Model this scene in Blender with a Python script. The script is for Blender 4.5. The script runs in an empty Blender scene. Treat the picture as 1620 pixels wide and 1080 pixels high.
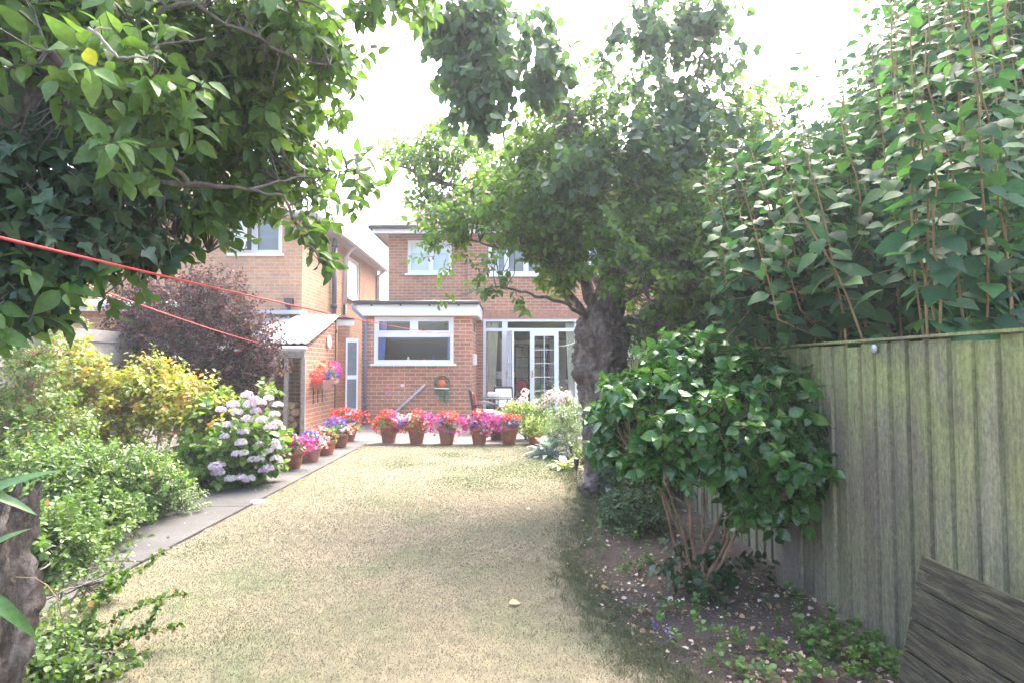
import bpy, math, random
import numpy as np
from mathutils import Vector, Matrix, noise as mnoise
random.seed(7); rng = np.random.default_rng(7)
S = bpy.context.scene; C = S.collection
R = math.radians
# ------------------------------------------------------------------ camera
F = 920.0; CAMZ = 1.45; TH = math.atan(40/F)
cd = bpy.data.cameras.new('camera'); cam = bpy.data.objects.new('camera', cd); C.objects.link(cam)
cam.location = (0, 0, CAMZ); cam.rotation_euler = (math.pi/2 + TH, 0, 0)
cd.sensor_width = 36; cd.lens = F/1620*36; cd.clip_start = 0.05; cd.clip_end = 2000
S.camera = cam
# ------------------------------------------------------------------ sky and sun
GLARE_DENSITY = .0028  # density of the added volume that imitates veiling lens glare
SUN_EL, SUN_AZ = 57, 24          # azimuth: degrees to the right of straight ahead (+Y)
w = bpy.data.worlds.new('World'); S.world = w; w.use_nodes = True
nt = w.node_tree; bg = nt.nodes['Background']
sky = nt.nodes.new('ShaderNodeTexSky'); sky.sky_type = 'NISHITA'; sky.sun_disc = False
sky.sun_elevation = R(SUN_EL); sky.sun_rotation = R(SUN_AZ)
sky.air_density = 1.0; sky.dust_density = 7.0; sky.ozone_density = 1.0
nt.links.new(sky.outputs[0], bg.inputs[0]); bg.inputs[1].default_value = 0.15
sl = bpy.data.lights.new('sun', 'SUN'); sl.energy = 1.0; sl.angle = R(22); sl.color = (1, .95, .86)
so = bpy.data.objects.new('sun', sl); C.objects.link(so)
sd = Vector((math.sin(R(SUN_AZ))*math.cos(R(SUN_EL)), math.cos(R(SUN_AZ))*math.cos(R(SUN_EL)), math.sin(R(SUN_EL))))
so.rotation_euler = sd.to_track_quat('Z', 'Y').to_euler(); so.location = (6, 6, 20)
S.view_settings.view_transform = 'Standard'; S.view_settings.look = 'None'
S.view_settings.exposure = 3.15; S.view_settings.gamma = 1
cy = S.cycles
cy.use_denoising = True; cy.denoiser = 'OPENIMAGEDENOISE'; cy.denoising_prefilter = 'ACCURATE'
cy.max_bounces = 8; cy.diffuse_bounces = 4; cy.glossy_bounces = 3; cy.transmission_bounces = 6; cy.transparent_max_bounces = 12
cy.sample_clamp_indirect = 8

# ------------------------------------------------------------------ helpers
def W(px, py, Y):                       # point seen at photo pixel (px,py) at depth Y
    x = (px-810)/F; u = (540-py)/F
    yc = math.cos(TH)-u*math.sin(TH); zc = u*math.cos(TH)+math.sin(TH)
    t = Y/yc
    return Vector((x*t, Y, CAMZ+zc*t))
def G(px, py, z=0.0):                   # ground point at photo pixel
    x = (px-810)/F; u = (540-py)/F
    yc = math.cos(TH)-u*math.sin(TH); zc = u*math.cos(TH)+math.sin(TH)
    t = (z-CAMZ)/zc
    return Vector((x*t, yc*t, z))
def tag(o, label, cat, group=None, kind=None):
    if label: o['label'] = label
    if cat: o['category'] = cat
    if group: o['group'] = group
    if kind: o['kind'] = kind
    return o
def thing(name, loc, label, cat, group=None):
    o = bpy.data.objects.new(name, None); C.objects.link(o); o.location = loc; o.empty_display_size = .1
    return tag(o, label, cat, group)
def link(me, name, mat, parent=None):
    o = bpy.data.objects.new(name, me); C.objects.link(o)
    if isinstance(mat, (list, tuple)):
        for m in mat: me.materials.append(m)
    elif mat: me.materials.append(mat)
    if parent is not None: o.parent = parent
    return o
def rootloc(p):
    v = Vector((0, 0, 0))
    while p is not None: v += p.location; p = p.parent
    return v
def npmesh(name, V, loops, starts, totals, rnd=None, smooth=True):
    me = bpy.data.meshes.new(name)
    me.vertices.add(len(V)); me.vertices.foreach_set('co', np.ascontiguousarray(V, dtype=np.float32).ravel())
    me.loops.add(len(loops)); me.loops.foreach_set('vertex_index', np.ascontiguousarray(loops, dtype=np.int32))
    me.polygons.add(len(starts)); me.polygons.foreach_set('loop_start', np.ascontiguousarray(starts, dtype=np.int32))
    me.polygons.foreach_set('loop_total', np.ascontiguousarray(totals, dtype=np.int32))
    me.polygons.foreach_set('use_smooth', np.full(len(starts), smooth))
    if rnd is not None:
        a = me.attributes.new('rnd', 'FLOAT', 'FACE'); a.data.foreach_set('value', np.ascontiguousarray(rnd, dtype=np.float32))
    me.update(calc_edges=True)
    return me
class MB:
    def __init__(s): s.v = []; s.f = []; s.r = []; s.sm = []
    def add(s, vs, fs, r=None, smooth=False):
        b = len(s.v); s.v += [tuple(v) for v in vs]
        r = random.random() if r is None else r
        for f in fs: s.f.append(tuple(i+b for i in f)); s.r.append(r); s.sm.append(smooth)
        return s
    def box(s, x0, x1, y0, y1, z0, z1, r=None, M=None):
        vs = [Vector(p) for p in ((x0,y0,z0),(x1,y0,z0),(x1,y1,z0),(x0,y1,z0),(x0,y0,z1),(x1,y0,z1),(x1,y1,z1),(x0,y1,z1))]
        if M is not None: vs = [M @ v for v in vs]
        return s.add(vs, [(0,3,2,1),(4,5,6,7),(0,1,5,4),(1,2,6,5),(2,3,7,6),(3,0,4,7)], r)
    def tube(s, pts, rad, n=8, r=None, caps=True):
        pts = [Vector(p) for p in pts]
        if not hasattr(rad, '__len__'): rad = [rad]*len(pts)
        vs = []; fs = []; up = None
        for i, p in enumerate(pts):
            d = (pts[min(i+1, len(pts)-1)]-pts[max(i-1, 0)]).normalized()
            if up is None:
                up = Vector((0,0,1)) if abs(d.z) < .9 else Vector((1,0,0))
            a = d.cross(up).normalized(); b = a.cross(d).normalized(); up = b
            for k in range(n):
                t = 2*math.pi*k/n; vs.append(p+(a*math.cos(t)+b*math.sin(t))*rad[i])
        for i in range(len(pts)-1):
            for k in range(n):
                fs.append((i*n+k, i*n+(k+1) % n, (i+1)*n+(k+1) % n, (i+1)*n+k))
        if caps: fs.append(tuple(range(n-1, -1, -1))); fs.append(tuple((len(pts)-1)*n+k for k in range(n)))
        return s.add(vs, fs, r, True)
    def lathe(s, prof, c, n=24, r=None, M=None):
        vs = []; fs = []
        for (q, z) in prof:
            for k in range(n):
                t = 2*math.pi*k/n; v = Vector((q*math.cos(t), q*math.sin(t), z))
                if M is not None: v = M @ v
                vs.append(v+Vector(c))
        for i in range(len(prof)-1):
            for k in range(n): fs.append((i*n+k, i*n+(k+1) % n, (i+1)*n+(k+1) % n, (i+1)*n+k))
        return s.add(vs, fs, r, True)
    def poly(s, pts, r=None): return s.add(pts, [tuple(range(len(pts)))], r)
    def prism(s, pts, off, r=None):     # polygon extruded by the vector off
        n = len(pts); pts = [Vector(p) for p in pts]; off = Vector(off)
        fs = [tuple(range(n-1, -1, -1)), tuple(range(n, 2*n))]+[(i, (i+1) % n, n+(i+1) % n, n+i) for i in range(n)]
        return s.add(pts+[p+off for p in pts], fs, r)
    def build(s, name, mat, parent=None, label=None, kind=None, bevel=0):
        L = rootloc(parent) if parent is not None else Vector((0,0,0))
        V = np.array(s.v, dtype=np.float64)-np.array(L)
        tot = np.array([len(f) for f in s.f]); st = np.concatenate([[0], np.cumsum(tot)[:-1]])
        me = npmesh(name, V, np.array([i for f in s.f for i in f]), st, tot, np.array(s.r), False)
        me.polygons.foreach_set('use_smooth', np.array(s.sm))
        o = link(me, name, mat, parent)
        if bevel:
            b = o.modifiers.new('bevel', 'BEVEL'); b.width = bevel; b.segments = 2; b.limit_method = 'ANGLE'
        if label: o['label'] = label
        if kind: o['kind'] = kind
        return o

# ------------------------------------------------------------------ materials
def mat(name):
    m = bpy.data.materials.new(name); m.use_nodes = True
    t = m.node_tree; return m, t, t.nodes['Principled BSDF'], t.nodes['Material Output']
def N(t, ty, **k):
    n = t.nodes.new(ty)
    for a, b in k.items(): setattr(n, a, b)
    return n
def setin(n, **k):
    for a, b in k.items(): n.inputs[a.replace('_', ' ')].default_value = b
def ramp(t, fac, stops, interp='LINEAR'):
    r = N(t, 'ShaderNodeValToRGB'); r.color_ramp.interpolation = interp
    e = r.color_ramp.elements
    while len(e) < len(stops): e.new(.5)
    for i, (p, c) in enumerate(stops): e[i].position = p; e[i].color = (*c, 1)
    t.links.new(fac, r.inputs[0]); return r.outputs[0]
def mix(t, f, a, b, bt='MIX'):
    m = N(t, 'ShaderNodeMix', data_type='RGBA', blend_type=bt)
    for s, v in ((0, f), (6, a), (7, b)):
        if hasattr(v, 'links'): t.links.new(v, m.inputs[s])
        elif s == 0: m.inputs[0].default_value = v
        else: m.inputs[s].default_value = (*v, 1)
    return m.outputs[2]
def noi(t, scale, detail=5, rough=.55, vec=None, dist=0):
    n = N(t, 'ShaderNodeTexNoise'); setin(n, Scale=scale, Detail=detail, Roughness=rough, Distortion=dist)
    if vec is not None: t.links.new(vec, n.inputs['Vector'])
    return n.outputs[0]
def wpos(t, scale=(1,1,1)):
    g = N(t, 'ShaderNodeNewGeometry'); m = N(t, 'ShaderNodeMapping'); m.inputs['Scale'].default_value = scale
    t.links.new(g.outputs['Position'], m.inputs[0]); return m.outputs[0]
def attr(t, name='rnd'):
    a = N(t, 'ShaderNodeAttribute', attribute_name=name); return a.outputs['Fac']
def bump(t, p, h, strength=.4, dist=.01):
    b = N(t, 'ShaderNodeBump'); setin(b, Strength=strength, Distance=dist)
    t.links.new(h, b.inputs['Height']); t.links.new(b.outputs[0], p.inputs['Normal']); return b
def plain(name, col, rough=.6, var=.12, nscale=6, metal=0, bmp=.15):
    m, t, p, o = mat(name); v = wpos(t)
    n = noi(t, nscale, 6, .6, v)
    c2 = tuple(c*(1-var*1.6) for c in col); c3 = tuple(min(1, c*(1+var)) for c in col)
    t.links.new(ramp(t, n, [(.3, c2), (.7, c3)]), p.inputs['Base Color'])
    setin(p, Roughness=rough, Metallic=metal)
    if bmp: bump(t, p, noi(t, 90, 4, .6, v), bmp, .003)
    return m
def leafmat(name, stops, rough=.45, trans=.35, tint=(1.1, 1.2, .55), spec=.5):
    m, t, p, o = mat(name)
    v = wpos(t); n = noi(t, 60, 3, .6, v)
    base = ramp(t, attr(t), stops)
    c = mix(t, 1.0, base, ramp(t, n, [(.3, (.72,.75,.72)), (.7, (1.15,1.15,1.1))]), 'MULTIPLY')
    g = N(t, 'ShaderNodeNewGeometry')
    c = mix(t, g.outputs['Backfacing'], c, mix(t, .12, c, (.14,.2,.10)))
    t.links.new(c, p.inputs['Base Color']); setin(p, Roughness=rough); p.inputs['Specular IOR Level'].default_value = spec
    tr = N(t, 'ShaderNodeBsdfTranslucent'); t.links.new(mix(t, 1.0, c, tint, 'MULTIPLY'), tr.inputs[0])
    ms = N(t, 'ShaderNodeMixShader'); ms.inputs[0].default_value = trans
    t.links.new(p.outputs[0], ms.inputs[1]); t.links.new(tr.outputs[0], ms.inputs[2]); t.links.new(ms.outputs[0], o.inputs[0])
    return m
def brickmat(name, c1, c2, mortar, sc=1.0):
    m, t, p, o = mat(name)
    g = N(t, 'ShaderNodeNewGeometry'); s = N(t, 'ShaderNodeSeparateXYZ'); t.links.new(g.outputs['Position'], s.inputs[0])
    a = N(t, 'ShaderNodeMath', operation='ADD'); t.links.new(s.outputs[0], a.inputs[0]); t.links.new(s.outputs[1], a.inputs[1])
    cb = N(t, 'ShaderNodeCombineXYZ'); t.links.new(a.outputs[0], cb.inputs[0]); t.links.new(s.outputs[2], cb.inputs[1])
    b = N(t, 'ShaderNodeTexBrick'); t.links.new(cb.outputs[0], b.inputs['Vector'])
    setin(b, Scale=1.0, Mortar_Size=.010, Mortar_Smooth=.3, Bias=-.1, Brick_Width=.25*sc, Row_Height=.085*sc)
    b.inputs['Color1'].default_value = (*c1, 1); b.inputs['Color2'].default_value = (*c2, 1); b.inputs['Mortar'].default_value = (*mortar, 1)
    v = wpos(t)
    n = noi(t, 1.3, 6, .6, v); n2 = noi(t, 22, 5, .7, v)
    c = mix(t, 1.0, b.outputs[0], ramp(t, n, [(.3, (.78,.78,.8)), (.7, (1.12,1.1,1.05))]), 'MULTIPLY')
    c = mix(t, 1.0, c, ramp(t, n2, [(.3, (.75,.74,.75)), (.75, (1.2,1.18,1.15))]), 'MULTIPLY')
    t.links.new(c, p.inputs['Base Color']); setin(p, Roughness=.9)
    bump(t, p, b.outputs['Fac'], -.6, .008)
    return m
M = {}
M['brick'] = brickmat('red brick', (.46,.19,.10), (.33,.125,.065), (.46,.36,.27))
M['brick_orange'] = brickmat('orange brick', (.56,.29,.145), (.46,.22,.115), (.46,.38,.31))
M['brick_shed'] = brickmat('shed brick', (.52,.21,.105), (.38,.145,.075), (.52,.45,.38), 1.1)
M['upvc'] = plain('white pvc', (.78,.79,.80), .35, .04, 3, bmp=0)
M['white_paint'] = plain('white paint', (.75,.75,.74), .5, .06, 3, bmp=.05)
M['dark_metal'] = plain('black painted metal', (.025,.027,.032), .4, .1)
M['pipe_blue'] = plain('blue grey pipe', (.16,.19,.27), .4, .1)
M['grey_plastic'] = plain('grey plastic', (.45,.45,.47), .5, .08)
M['soffit'] = plain('grey soffit', (.42,.40,.41), .6, .05)
M['terracotta'] = plain('terracotta plastic', (.27,.10,.065), .55, .18, 9)
M['terracotta2'] = plain('orange terracotta', (.40,.12,.06), .6, .15, 9)
M['soil'] = plain('potting soil', (.05,.035,.025), .95, .3, 40, bmp=.6)
M['felt'] = plain('roof felt', (.05,.055,.075), .8, .2, 12)
M['cloth_white'] = plain('white cloth', (.72,.70,.66), .9, .05, 4)
M['cloth_cream'] = plain('cream curtain cloth', (.72,.68,.54), .9, .08, 4)
M['cloth_blue'] = plain('blue curtain cloth', (.20,.32,.70), .9, .12, 4)
M['cloth_red'] = plain('red cushion cloth', (.45,.06,.05), .9, .12, 8)
M['wicker'] = plain('black wicker', (.03,.025,.03), .6, .2, 60, bmp=.6)
M['dark_wood'] = plain('dark stained wood', (.06,.03,.02), .45, .2, 20)
M['room'] = plain('room plaster', (.22,.17,.14), .9, .08, 2)
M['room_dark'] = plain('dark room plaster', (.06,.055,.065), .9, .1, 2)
M['carpet'] = plain('carpet', (.12,.09,.08), .95, .15, 30)
M['shade'] = plain('lampshade', (.75,.70,.58), .8, .04, 4)
M['brass'] = plain('brass', (.55,.40,.18), .35, .1, 6, metal=.8)
M['green_metal'] = plain('green painted metal', (.02,.13,.07), .4, .15, 10)
M['hose'] = plain('green hose', (.03,.20,.11), .45, .1, 10)
M['orange_plastic'] = plain('orange plastic', (.65,.13,.03), .45, .1, 10)
M['rope_red'] = plain('red plastic line', (.55,.03,.04), .45, .1, 10)
M['rope_white'] = plain('white line', (.6,.6,.58), .6, .05, 10)
M['pink_plaque'] = plain('pink plaque', (.55,.22,.26), .5, .25, 30)
M['lamp_black'] = plain('black plastic', (.03,.03,.035), .35, .1)
M['log_end'] = plain('cut log wood', (.50,.33,.17), .8, .25, 30, bmp=.4)
M['grey_wood'] = plain('silvered timber', (.36,.32,.28), .85, .2, 14, bmp=.5)

def m_glass():
    m, t, p, o = mat('window glass'); t.nodes.remove(p)
    tr = N(t, 'ShaderNodeBsdfTransparent'); tr.inputs[0].default_value = (.95,.97,.97,1)
    gl = N(t, 'ShaderNodeBsdfGlossy'); gl.inputs['Roughness'].default_value = .02; gl.inputs[0].default_value = (.95,.97,1,1)
    lw = N(t, 'ShaderNodeLayerWeight'); lw.inputs[0].default_value = .25
    mr = N(t, 'ShaderNodeMapRange'); t.links.new(lw.outputs[0], mr.inputs[0]); mr.inputs[3].default_value = .045; mr.inputs[4].default_value = .6
    ms = N(t, 'ShaderNodeMixShader'); t.links.new(mr.outputs[0], ms.inputs[0])
    t.links.new(tr.outputs[0], ms.inputs[1]); t.links.new(gl.outputs[0], ms.inputs[2]); t.links.new(ms.outputs[0], o.inputs[0]); return m
M['glass'] = m_glass()
def m_frosted():
    m, t, p, o = mat('patterned glass'); setin(p, Roughness=.25); p.inputs['Base Color'].default_value = (.50,.56,.62,1)
    bump(t, p, noi(t, 60, 3, .5, wpos(t)), .3, .004); return m
M['frosted'] = m_frosted()
M['grey_glass'] = plain('dark obscured glass', (.16,.19,.22), .25, .1, 8, bmp=0)
def m_lawn():
    m, t, p, o = mat('dry lawn'); v = wpos(t)
    n1 = noi(t, .9, 5, .6, v, .3); n2 = noi(t, 9, 6, .65, v); n3 = noi(t, 90, 5, .7, v)
    c = ramp(t, n1, [(.36, (.168,.142,.096)), (.5, (.148,.132,.085)), (.64, (.098,.108,.056))])
    c = mix(t, 1.0, c, ramp(t, n2, [(.3, (.72,.74,.72)), (.7, (1.25,1.2,1.15))]), 'MULTIPLY')
    c = mix(t, 1.0, c, ramp(t, n3, [(.3, (.88,.88,.88)), (.7, (1.1,1.1,1.1))]), 'MULTIPLY')
    t.links.new(c, p.inputs['Base Color']); setin(p, Roughness=.95)
    bump(t, p, n3, .4, .012); return m
M['lawn'] = m_lawn()
def m_blade():
    m, t, p, o = mat('grass blades')
    c = ramp(t, attr(t), [(0, (.205,.172,.118)), (.35, (.178,.158,.102)), (.58, (.13,.138,.072)), (.8, (.105,.138,.055)), (1, (.07,.13,.035))])
    t.links.new(c, p.inputs['Base Color']); setin(p, Roughness=.7)
    tr = N(t, 'ShaderNodeBsdfTranslucent'); t.links.new(c, tr.inputs[0])
    ms = N(t, 'ShaderNodeMixShader'); ms.inputs[0].default_value = .3
    t.links.new(p.outputs[0], ms.inputs[1]); t.links.new(tr.outputs[0], ms.inputs[2]); t.links.new(ms.outputs[0], o.inputs[0]); return m
M['blade'] = m_blade()
def m_soil():
    m, t, p, o = mat('garden soil'); v = wpos(t)
    n1 = noi(t, 2.2, 6, .65, v); n3 = noi(t, 45, 6, .75, v); n4 = noi(t, 160, 4, .7, v)
    c = ramp(t, n1, [(.35, (.085,.062,.05)), (.7, (.17,.13,.105))])
    c = mix(t, 1.0, c, ramp(t, n3, [(.3, (.55,.55,.55)), (.7, (1.4,1.35,1.3))]), 'MULTIPLY')
    t.links.new(c, p.inputs['Base Color']); setin(p, Roughness=.97)
    b = bump(t, p, n3, .9, .03); b2 = N(t, 'ShaderNodeBump'); setin(b2, Strength=.6, Distance=.008)
    t.links.new(n4, b2.inputs['Height']); t.links.new(b.outputs[0], b2.inputs['Normal']); t.links.new(b2.outputs[0], p.inputs['Normal'])
    return m
M['ground'] = m_soil()
def m_conc(name, a, b_):
    m, t, p, o = mat(name); v = wpos(t)
    n1 = noi(t, 1.6, 6, .65, v); n2 = noi(t, 28, 6, .7, v)
    c = ramp(t, n1, [(.3, a), (.7, b_)])
    c = mix(t, 1.0, c, ramp(t, n2, [(.3, (.78,.78,.78)), (.72, (1.18,1.17,1.15))]), 'MULTIPLY')
    t.links.new(c, p.inputs['Base Color']); setin(p, Roughness=.9); bump(t, p, n2, .35, .006); return m
M['concrete'] = m_conc('path concrete', (.048,.046,.046), (.085,.082,.08))
M['patio'] = m_conc('patio concrete', (.13,.108,.10), (.18,.155,.142))
M['post'] = m_conc('concrete post', (.15,.125,.10), (.24,.20,.165))
def m_fence():
    m, t, p, o = mat('algae stained fence boards')
    v = wpos(t, (4.5, 4.5, .9)); v4 = wpos(t, (1, 1, .5)); v2 = wpos(t, (1.5, 1.5, .9)); v3 = wpos(t, (60, 60, 2.2))
    base = ramp(t, attr(t), [(0, (.16,.15,.115)), (.35, (.30,.27,.205)), (.7, (.24,.21,.165)), (1, (.15,.125,.10))])
    g = ramp(t, noi(t, 1.5, 6, .65, v2, .4), [(.34, (.1,.1,.1)), (.56, (1,1,1))])
    gz = N(t, 'ShaderNodeSeparateXYZ'); gg = N(t, 'ShaderNodeNewGeometry'); t.links.new(gg.outputs['Position'], gz.inputs[0])
    mr = N(t, 'ShaderNodeMapRange'); t.links.new(gz.outputs[2], mr.inputs[0]); setin(mr, From_Min=.0, From_Max=1.7, To_Min=.25, To_Max=1.0)
    mm = N(t, 'ShaderNodeMath', operation='MULTIPLY'); t.links.new(g, mm.inputs[0]); t.links.new(mr.outputs[0], mm.inputs[1])
    c = mix(t, mm.outputs[0], base, (.26,.29,.11))
    c = mix(t, 1.0, c, ramp(t, noi(t, 2.0, 6, .7, v), [(.3, (.78,.78,.79)), (.7, (1.14,1.14,1.1))]), 'MULTIPLY')
    st = ramp(t, noi(t, 2.6, 5, .6, v2, 1.0), [(.55, (0,0,0)), (.72, (.55,.55,.55))])
    c = mix(t, st, c, (.13,.11,.10))
    c = mix(t, 1.0, c, ramp(t, noi(t, 1.0, 4, .6, v3), [(.3, (.8,.8,.8)), (.7, (1.15,1.15,1.15))]), 'MULTIPLY')
    c = mix(t, 1.0, c, ramp(t, noi(t, 55, 6, .8, v4), [(.35, (.6,.6,.6)), (.65, (1.3,1.3,1.28))]), 'MULTIPLY')
    t.links.new(c, p.inputs['Base Color']); setin(p, Roughness=.9); bump(t, p, noi(t, 1.0, 6, .8, v3), .9, .006); return m
M['fence'] = m_fence()
def m_oldboard():
    m, t, p, o = mat('weathered planks'); v = wpos(t, (60, 5, 60)); v2 = wpos(t)
    c = ramp(t, noi(t, 1.0, 6, .7, v, .8), [(.36, (.008,.007,.006)), (.5, (.032,.029,.02)), (.68, (.10,.095,.06))])
    c = mix(t, 1.0, c, ramp(t, noi(t, 4, 5, .6, v2), [(.3, (.55,.55,.5)), (.7, (1.2,1.2,1.1))]), 'MULTIPLY')
    t.links.new(c, p.inputs['Base Color']); setin(p, Roughness=.85); bump(t, p, noi(t, 1.0, 6, .7, v, .8), .8, .006); return m
M['oldboard'] = m_oldboard()
def m_leftfence():
    m, t, p, o = mat('grey fence boards'); v = wpos(t, (3, 3, 8))
    c = ramp(t, noi(t, 1.2, 6, .7, v), [(.3, (.17,.155,.145)), (.7, (.33,.31,.29))])
    t.links.new(c, p.inputs['Base Color']); setin(p, Roughness=.9); return m
M['leftfence'] = m_leftfence()
def m_bark(name, a, b_, c_, sc=9):
    m, t, p, o = mat(name); v = wpos(t, (1, 1, .45))
    vo = N(t, 'ShaderNodeTexVoronoi', feature='DISTANCE_TO_EDGE'); setin(vo, Scale=sc*3)
    nv = N(t, 'ShaderNodeMapping'); t.links.new(v, vo.inputs['Vector'])
    n = noi(t, sc, 8, .7, v, .5)
    c = ramp(t, n, [(.3, a), (.52, b_), (.72, c_)])
    t.links.new(c, p.inputs['Base Color']); setin(p, Roughness=.95)
    b = bump(t, p, n, .9, .03); b2 = N(t, 'ShaderNodeBump'); setin(b2, Strength=.5, Distance=.01)
    t.links.new(noi(t, sc*6, 5, .7, v), b2.inputs['Height']); t.links.new(b.outputs[0], b2.inputs['Normal']); t.links.new(b2.outputs[0], p.inputs['Normal']); return m
M['bark'] = m_bark('old apple bark', (.04,.028,.025), (.15,.112,.10), (.40,.32,.29))
M['bark_red'] = m_bark('reddish shrub bark', (.12,.065,.04), (.25,.15,.095), (.36,.24,.16), 14)
M['bark_grey'] = m_bark('grey twig bark', (.07,.06,.05), (.15,.13,.11), (.25,.22,.18), 14)
M['bark_cane'] = m_bark('tan cane', (.18,.12,.055), (.34,.23,.11), (.44,.33,.18), 14)
M['stump'] = m_bark('rotten stump wood', (.02,.015,.012), (.13,.105,.085), (.34,.30,.26), 22)
def m_tiles():
    m, t, p, o = mat('roof tiles')
    g = N(t, 'ShaderNodeNewGeometry'); s = N(t, 'ShaderNodeSeparateXYZ'); t.links.new(g.outputs['Position'], s.inputs[0])
    a = N(t, 'ShaderNodeMath', operation='ADD'); t.links.new(s.outputs[0], a.inputs[0]); t.links.new(s.outputs[1], a.inputs[1]); a.inputs[1].default_value = 0
    cb = N(t, 'ShaderNodeCombineXYZ'); t.links.new(s.outputs[0], cb.inputs[0]); t.links.new(s.outputs[2], cb.inputs[1])
    b = N(t, 'ShaderNodeTexBrick'); t.links.new(cb.outputs[0], b.inputs['Vector'])
    setin(b, Scale=1.0, Mortar_Size=.012, Brick_Width=.26, Row_Height=.14)
    b.inputs['Color1'].default_value = (.19,.12,.09,1); b.inputs['Color2'].default_value = (.12,.08,.065,1); b.inputs['Mortar'].default_value = (.08,.06,.055,1)
    c = mix(t, 1.0, b.outputs[0], ramp(t, noi(t, 3, 6, .6, wpos(t)), [(.3, (.7,.7,.7)), (.7, (1.25,1.2,1.1))]), 'MULTIPLY')
    t.links.new(c, p.inputs['Base Color']); setin(p, Roughness=.9); bump(t, p, b.outputs['Fac'], -.8, .02); return m
M['tiles'] = m_tiles()
def m_corr(name, a, b_):
    m, t, p, o = mat(name); v = wpos(t)
    c = ramp(t, noi(t, 4, 6, .7, v), [(.3, a), (.65, b_)]); t.links.new(c, p.inputs['Base Color']); setin(p, Roughness=.6); return m
M['corr_white'] = m_corr('white corrugated sheet', (.55,.56,.57), (.78,.79,.80))
M['corr_grey'] = m_corr('grey corrugated sheet', (.16,.15,.16), (.32,.30,.32))
g_ = lambda *a: a
M['lf_apple'] = leafmat('apple leaf', [(0, (.05,.105,.028)), (.5, (.105,.20,.045)), (.93, (.18,.29,.07)), (.97, (.42,.36,.04)), (1, (.38,.15,.05))], .45, .4)
M['lf_ivy'] = leafmat('ivy leaf', [(0, (.012,.04,.014)), (.6, (.03,.075,.028)), (1, (.06,.12,.045))], .4, .18)
M['lf_tree'] = leafmat('central tree leaf', [(0, (.06,.125,.035)), (.5, (.12,.22,.05)), (.9, (.21,.32,.07)), (1, (.30,.34,.07))], .45, .55)
M['lf_hang'] = leafmat('hanging vine leaf', [(0, (.045,.10,.055)), (.6, (.08,.155,.075)), (1, (.13,.21,.10))], .45, .45)
M['lf_big'] = leafmat('broad shrub leaf', [(0, (.015,.060,.028)), (.5, (.035,.115,.048)), (.9, (.07,.18,.055)), (.985, (.12,.24,.06)), (1, (.42,.40,.04))], .55, .40, (1,1.15,.6), .22)
M['lf_hedge'] = leafmat('dark hedge leaf', [(0, (.02,.06,.02)), (.6, (.04,.10,.03)), (1, (.08,.15,.04))], .5, .35)
M['lf_cam'] = leafmat('glossy camellia leaf', [(0, (.018,.075,.014)), (.5, (.04,.14,.022)), (.85, (.08,.21,.03)), (1, (.17,.32,.05))], .27, .28, spec=.6)
M['lf_purple'] = leafmat('purple leaf', [(0, (.025,.010,.014)), (.5, (.065,.022,.03)), (.85, (.15,.05,.055)), (1, (.11,.13,.04))], .6, .35, (1.3,.9,.8), .2)
M['lf_gold'] = leafmat('golden leaf', [(0, (.13,.20,.025)), (.4, (.27,.34,.04)), (.8, (.42,.40,.05)), (.88, (.60,.20,.06)), (1, (.62,.12,.09))], .5, .4, (1.2,1.1,.6))
M['lf_green'] = leafmat('fresh shrub leaf', [(0, (.055,.12,.03)), (.5, (.11,.20,.045)), (.93, (.18,.28,.06)), (.97, (.45,.20,.06)), (1, (.50,.25,.10))], .45, .4)
M['lf_hydr'] = leafmat('hydrangea leaf', [(0, (.05,.12,.025)), (.5, (.12,.22,.04)), (1, (.24,.34,.07))], .45, .4)
M['lf_lime'] = leafmat('lime leaf', [(0, (.20,.30,.05)), (.6, (.34,.42,.09)), (1, (.55,.58,.20))], .5, .4)
M['lf_hosta'] = leafmat('hosta leaf', [(0, (.20,.29,.28)), (.6, (.32,.42,.42)), (1, (.50,.60,.57))], .5, .3, (1,1.1,.9))
M['lf_varieg'] = leafmat('variegated leaf', [(0, (.10,.17,.04)), (.5, (.30,.36,.12)), (1, (.60,.60,.36))], .5, .35)
M['lf_pale'] = leafmat('pale feathery leaf', [(0, (.14,.22,.10)), (.6, (.24,.34,.16)), (1, (.38,.44,.24))], .5, .35)
M['lf_ground'] = leafmat('weed leaf', [(0, (.04,.10,.02)), (.6, (.09,.19,.035)), (1, (.18,.30,.06))], .45, .35)
M['lf_yucca'] = leafmat('strap leaf', [(0, (.05,.12,.04)), (1, (.10,.20,.06))], .35, .2)
M['litter'] = leafmat('fallen leaf litter', [(0, (.10,.06,.035)), (.4, (.22,.14,.08)), (.7, (.40,.30,.20)), (.82, (.68,.60,.50)), (.93, (.50,.20,.06)), (1, (.75,.72,.66))], .8, .1, (1,1,1))
def petal(name, stops, tr=.3): return leafmat(name, stops, .6, tr, (1.1,1,1), .3)
M['f_red'] = petal('scarlet petals', [(0, (.60,.03,.03)), (.7, (.75,.06,.05)), (1, (.80,.22,.14))])
M['f_mag'] = petal('magenta petals', [(0, (.55,.03,.28)), (.7, (.72,.08,.42)), (1, (.80,.30,.55))])
M['f_blue'] = petal('violet petals', [(0, (.12,.07,.42)), (.7, (.22,.15,.60)), (1, (.40,.32,.75))])
M['f_white'] = petal('white petals', [(0, (.70,.66,.70)), (1, (.85,.84,.82))])
M['f_pink'] = petal('pink petals', [(0, (.70,.30,.42)), (.6, (.78,.45,.55)), (1, (.82,.66,.70))])
M['f_hydr'] = petal('lilac pink florets', [(0, (.62,.50,.74)), (.3, (.76,.64,.78)), (.6, (.84,.76,.82)), (1, (.88,.86,.86))])
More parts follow.
